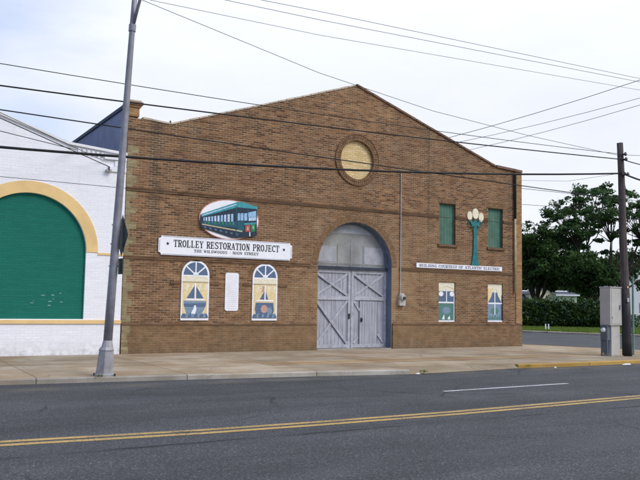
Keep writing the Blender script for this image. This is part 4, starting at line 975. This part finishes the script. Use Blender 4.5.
# hedge
hd_=MB(); A=at(470,330,58); B=at(603,330,56); A.z=B.z=0
n=190
for i in range(n):
    t_=(i+.5)/n; p=A.lerp(B,t_); hgt=1.84+.12*math.sin(i*.7)+.1*math.sin(i*.23+1)
    leaves(hd_,(p.x,p.y,hgt*.5),(.35,.62,hgt*.53),150,.11,M['leaf_hedge'],.3)
    for _q in range(3):
        leaves(hd_,(p.x+random.uniform(-.4,.4),p.y-random.uniform(.1,.7),random.uniform(.4,hgt+.1)),(.22,.22,.25),16,.10,M['leaf_pale'] if random.random()<.35 else M['leaf_hedge'],.3)
o=hd_.build('hedge',None); o['label']='dense clipped green hedge along the grass across the side street'; o['category']='hedge'
# scattered shrubs right of cabinet
sh=MB(); p=at(636,330,60)
for i in range(10): leaves(sh,(p.x+random.uniform(-1.6,1.6),p.y+random.uniform(-1,1),.5),(.6,.6,.55),110,.09,M['leaf_pale'],.3)
o=sh.build('shrub',None); o['label']='low pale green shrub at the right edge behind the utility pole'; o['category']='shrub'
# grass verge
gr=MB(); random.seed(5); k_=gr.mi(M['grass_blade'])
for _ in range(26000):
    dep=random.uniform(46,58); px=random.uniform(505,665); p=at(px,330,dep)
    # keep on the verge side of the far kerb
    ok=True
    for (a,b_) in zip(far[2:8],far[3:9]):
        if min(a[1],b_[1])<=p.y<=max(a[1],b_[1]):
            t_=(p.y-a[1])/(b_[1]-a[1]); xk=a[0]+(b_[0]-a[0])*t_
            if p.x<xk+.75: ok=False
    if p.y>19 or not ok: pass
    if not ok: continue
    a_=random.uniform(0,PI); h_=random.uniform(.05,.13); w_=.025; b0=len(gr.v)
    gr.v+=[(p.x-w_*math.cos(a_),p.y-w_*math.sin(a_),0),(p.x+w_*math.cos(a_),p.y+w_*math.sin(a_),0),(p.x+random.uniform(-.04,.04),p.y+random.uniform(-.04,.04),h_)]
    gr.f.append((b0,b0+1,b0+2)); gr.m.append(k_)
o=gr.build('grass',None); o['kind']='stuff'; o['label']='rough green grass between the far kerb and the hedge'
# weeds at the kerb
for j,(wx,wy,n_,lab) in enumerate(((11.75,-7.16,60,'tuft of green weeds at the end of the pale kerb'),(4.2,-6.33,26,'small weed tuft at the foot of the street light base'),(15.5,-6.9,26,'small dry weed tuft where the yellow kerb starts'))):
    wd=MB(); leaves(wd,(wx,wy,-.03 if j!=1 else .03),(.12,.045,.03),n_,.02,M['grass_blade'],.2); o=wd.build('weed',None); o['label']=lab; o['category']='weed'; o['group']='weeds along the kerb'
# litter
def litter(x,y,z,s,lab,sd):
    random.seed(sd); mb=MB(); pts=[(x+s*math.cos(a)*random.uniform(.7,1.2),y+s*.6*math.sin(a)*random.uniform(.7,1.2)) for a in [i*PI/4 for i in range(8)]]
    vs=[(a,b_,z+random.uniform(0,.03)) for a,b_ in pts]+[(x,y,z+.035)]+[(a,b_,z) for a,b_ in pts]
    mb.add(vs,[(i,(i+1)%8,8) for i in range(8)]+[tuple(range(9,17))[::-1]]+[(i+9,(i+1)%8+9,(i+1)%8,i) for i in range(8)],M['litter']); o=mb.build('litter_paper',None); o['label']=lab; o['category']='litter'; o['group']='litter along the kerb'
litter(11.5,-7.25,-.09,.07,'crumpled white paper at the kerb end beside the driveway',1)
litter(19.4,-6.95,-.095,.15,'flat white scrap on the road edge in front of signal cabinet',2)
litter(16.35,-7.05,-.095,.045,'tiny white scrap by the start of the yellow kerb',3)
# marker stakes
for px,lab in ((545.5,'left short white stake in the grass before the hedge'),(548.5,'right short white stake in the grass before the hedge')):
    p=at(px,324,50); mb=MB(); mb.box(p.x-.03,p.x+.03,p.y-.03,p.y+.03,0,.4,M['white_trim']); o=mb.build('marker_stake',None); o['label']=lab; o['category']='stake'; o['group']='marker stakes in the grass'

# ------------------------------------------------------------------ far houses
def house(px0,px1,dep,wallz,ridgez,wallm,label,name='house',along=True,roofm='house_roof',deep=8):
    a=at(px0,330,dep); b_=at(px1,330,dep); a.z=b_.z=0; u=(b_-a); L=u.length; u.normalize(); v=Vector((-u.y,u.x,0))
    if v.dot(fd)<0: v=-v
    o=thing(name,label,'house',tuple((a+b_)/2))
    def P(s,t_,z): q_=a+u*s+v*t_; return (q_.x,q_.y,z)
    w=MB(); 
    if along:  # ridge parallel to picture
        vs=[P(0,0,0),P(L,0,0),P(L,deep,0),P(0,deep,0),P(0,0,wallz),P(L,0,wallz),P(L,deep,wallz),P(0,deep,wallz),P(0,deep/2,ridgez),P(L,deep/2,ridgez)]
        w.add(vs,[(0,1,5,4),(1,2,6,9,5),(2,3,7,6),(3,0,4,8,7)],M[wallm]); w.build('wall',o)
        r_=MB(); e=.3; vs=[P(-e,-e,wallz-.05),P(L+e,-e,wallz-.05),P(L+e,deep/2,ridgez+.1),P(-e,deep/2,ridgez+.1),P(-e,deep+e,wallz-.05),P(L+e,deep+e,wallz-.05)]
        r_.add(vs,[(0,1,2,3),(3,2,5,4)],M[roofm]); r_.build('roof',o)
        tr_=MB(); tr_.add([P(-e,-e-.02,wallz-.2),P(L+e,-e-.02,wallz-.2),P(L+e,-e-.02,wallz-.02),P(-e,-e-.02,wallz-.02)],[(0,1,2,3)],M['white_trim']); tr_.add([P(-e,deep/2-.1,ridgez+.1),P(L+e,deep/2-.1,ridgez+.1),P(L+e,deep/2,ridgez+.2),P(-e,deep/2,ridgez+.2)],[(0,1,2,3)],M['white_trim']); tr_.build('fascia',o)
    else:
        vs=[P(0,0,0),P(L,0,0),P(L,0,wallz),P(L/2,0,ridgez),P(0,0,wallz),P(0,deep,0),P(L,deep,0),P(L,deep,wallz),P(L/2,deep,ridgez),P(0,deep,wallz)]
        w.add(vs,[(0,1,2,3,4),(1,6,7,2),(5,0,4,9),(6,5,9,8,7)],M[wallm]); w.build('wall',o)
        r_=MB(); e=.3; vs=[P(-e,-e,wallz-.12),P(L/2,-e,ridgez+.08),P(L/2,deep,ridgez+.08),P(-e,deep,wallz-.12),P(L+e,-e,wallz-.12),P(L+e,deep,wallz-.12)]
        r_.add(vs,[(0,1,2,3),(1,4,5,2)],M[roofm]); r_.build('roof',o)
    wn=MB()
    q0=[P(L*.3,-.03,1.0),P(L*.45,-.03,1.0),P(L*.45,-.03,2.0),P(L*.3,-.03,2.0)]; wn.add(q0,[(0,1,2,3)],M['glass_dark']); wn.build('window',o)
    return o
house(508,536,100,2.0,3.35,'cream_house','low house with dark grey roof just past the barn corner, above the hedge')
house(534,557,98,3.15,3.7,'cream_house','cream house gable end between the grey roof and green wall',along=False,deep=7)
house(558,577,96,3.0,3.3,'green_house','pale green house end half hidden by trees above the hedge',deep=7)
house(628,668,78,4.6,5.9,'white_house','white house at the picture edge behind the utility pole',along=False)

# ------------------------------------------------------------------ world, sun, camera
world=bpy.data.worlds.new('World'); scene.world=world; world.use_nodes=True; nt=world.node_tree
bg=nt.nodes['Background']; sky=nt.nodes.new('ShaderNodeTexSky'); sky.sky_type='NISHITA'; sky.sun_disc=False
SUN_EL=math.radians(42); SUN_AZ=math.radians(150)   # compass-style rotation from +y toward +x
sky.sun_elevation=SUN_EL; sky.sun_rotation=SUN_AZ; sky.air_density=1.0; sky.dust_density=2.5
tc=nt.nodes.new('ShaderNodeTexCoord'); gen=tc.outputs['Generated']
sp_=nt.nodes.new('ShaderNodeSeparateXYZ'); nt.links.new(gen,sp_.inputs[0])
mp=nt.nodes.new('ShaderNodeMapping'); nt.links.new(gen,mp.inputs['Vector']); mp.inputs['Scale'].default_value=(1.1,1.1,3.0)
f1=noise(nt,mp.outputs[0],2.2,7,.5)
# cloud veil: nearly everywhere, thinner to the west (-x)
west=math_(nt,'MULTIPLY',math_(nt,'SUBTRACT',.42,sp_.outputs[0]),1.25)
cov=math_(nt,'SUBTRACT',math_(nt,'ADD',math_(nt,'MULTIPLY',f1,1.1),.38),west)
cov=ramp(nt,cov,[(.36,.2),(.8,1.0)])
skyc=nt.nodes.new('ShaderNodeVectorMath'); skyc.operation='SCALE'; nt.links.new(sky.outputs[0],skyc.inputs[0]); skyc.inputs['Scale'].default_value=1.3
f2=noise(nt,mp.outputs[0],5,6,.6)
BGS=.10
cc=ramp(nt,f2,[(.3,(.70,.735,.82)),(.7,(.76,.79,.855))])
el=sp_.outputs[2]; br=math_(nt,'ADD',1.0,math_(nt,'MULTIPLY',math_(nt,'MAXIMUM',math_(nt,'SUBTRACT',el,.25),0.0),1.1))
br=math_(nt,'MULTIPLY',br,1.0/BGS)
cs=nt.nodes.new('ShaderNodeVectorMath'); cs.operation='SCALE'; nt.links.new(cc,cs.inputs[0]); nt.links.new(br,cs.inputs['Scale'])
fin=mix(nt,cov,mix(nt,1.0,skyc.outputs[0],(.80,.96,1.28),'MULTIPLY'),cs.outputs[0])
nt.links.new(fin,bg.inputs['Color']); bg.inputs['Strength'].default_value=BGS
sd=bpy.data.lights.new('sun','SUN'); sd.energy=1.5; sd.angle=math.radians(25); sd.color=(1,.95,.88)
so=bpy.data.objects.new('sun',sd); C.objects.link(so)
dirv=Vector((math.sin(SUN_AZ)*math.cos(SUN_EL),math.cos(SUN_AZ)*math.cos(SUN_EL),math.sin(SUN_EL)))
so.rotation_euler=dirv.to_track_quat('Z','Y').to_euler()
cam=bpy.data.cameras.new('camera'); co=bpy.data.objects.new('camera',cam); C.objects.link(co)
cam.sensor_width=36; cam.lens=36*FPX/640; cam.clip_end=3000; cam.clip_start=.05
Mx=Matrix((CR,CU,-CF)).transposed().to_4x4(); Mx.translation=CP; co.matrix_world=Mx
scene.camera=co
vs=scene.view_settings; vs.view_transform='Standard'; vs.look='None'; vs.exposure=.3; vs.gamma=1; vs.use_curve_mapping=False
scene.cycles.max_bounces=6
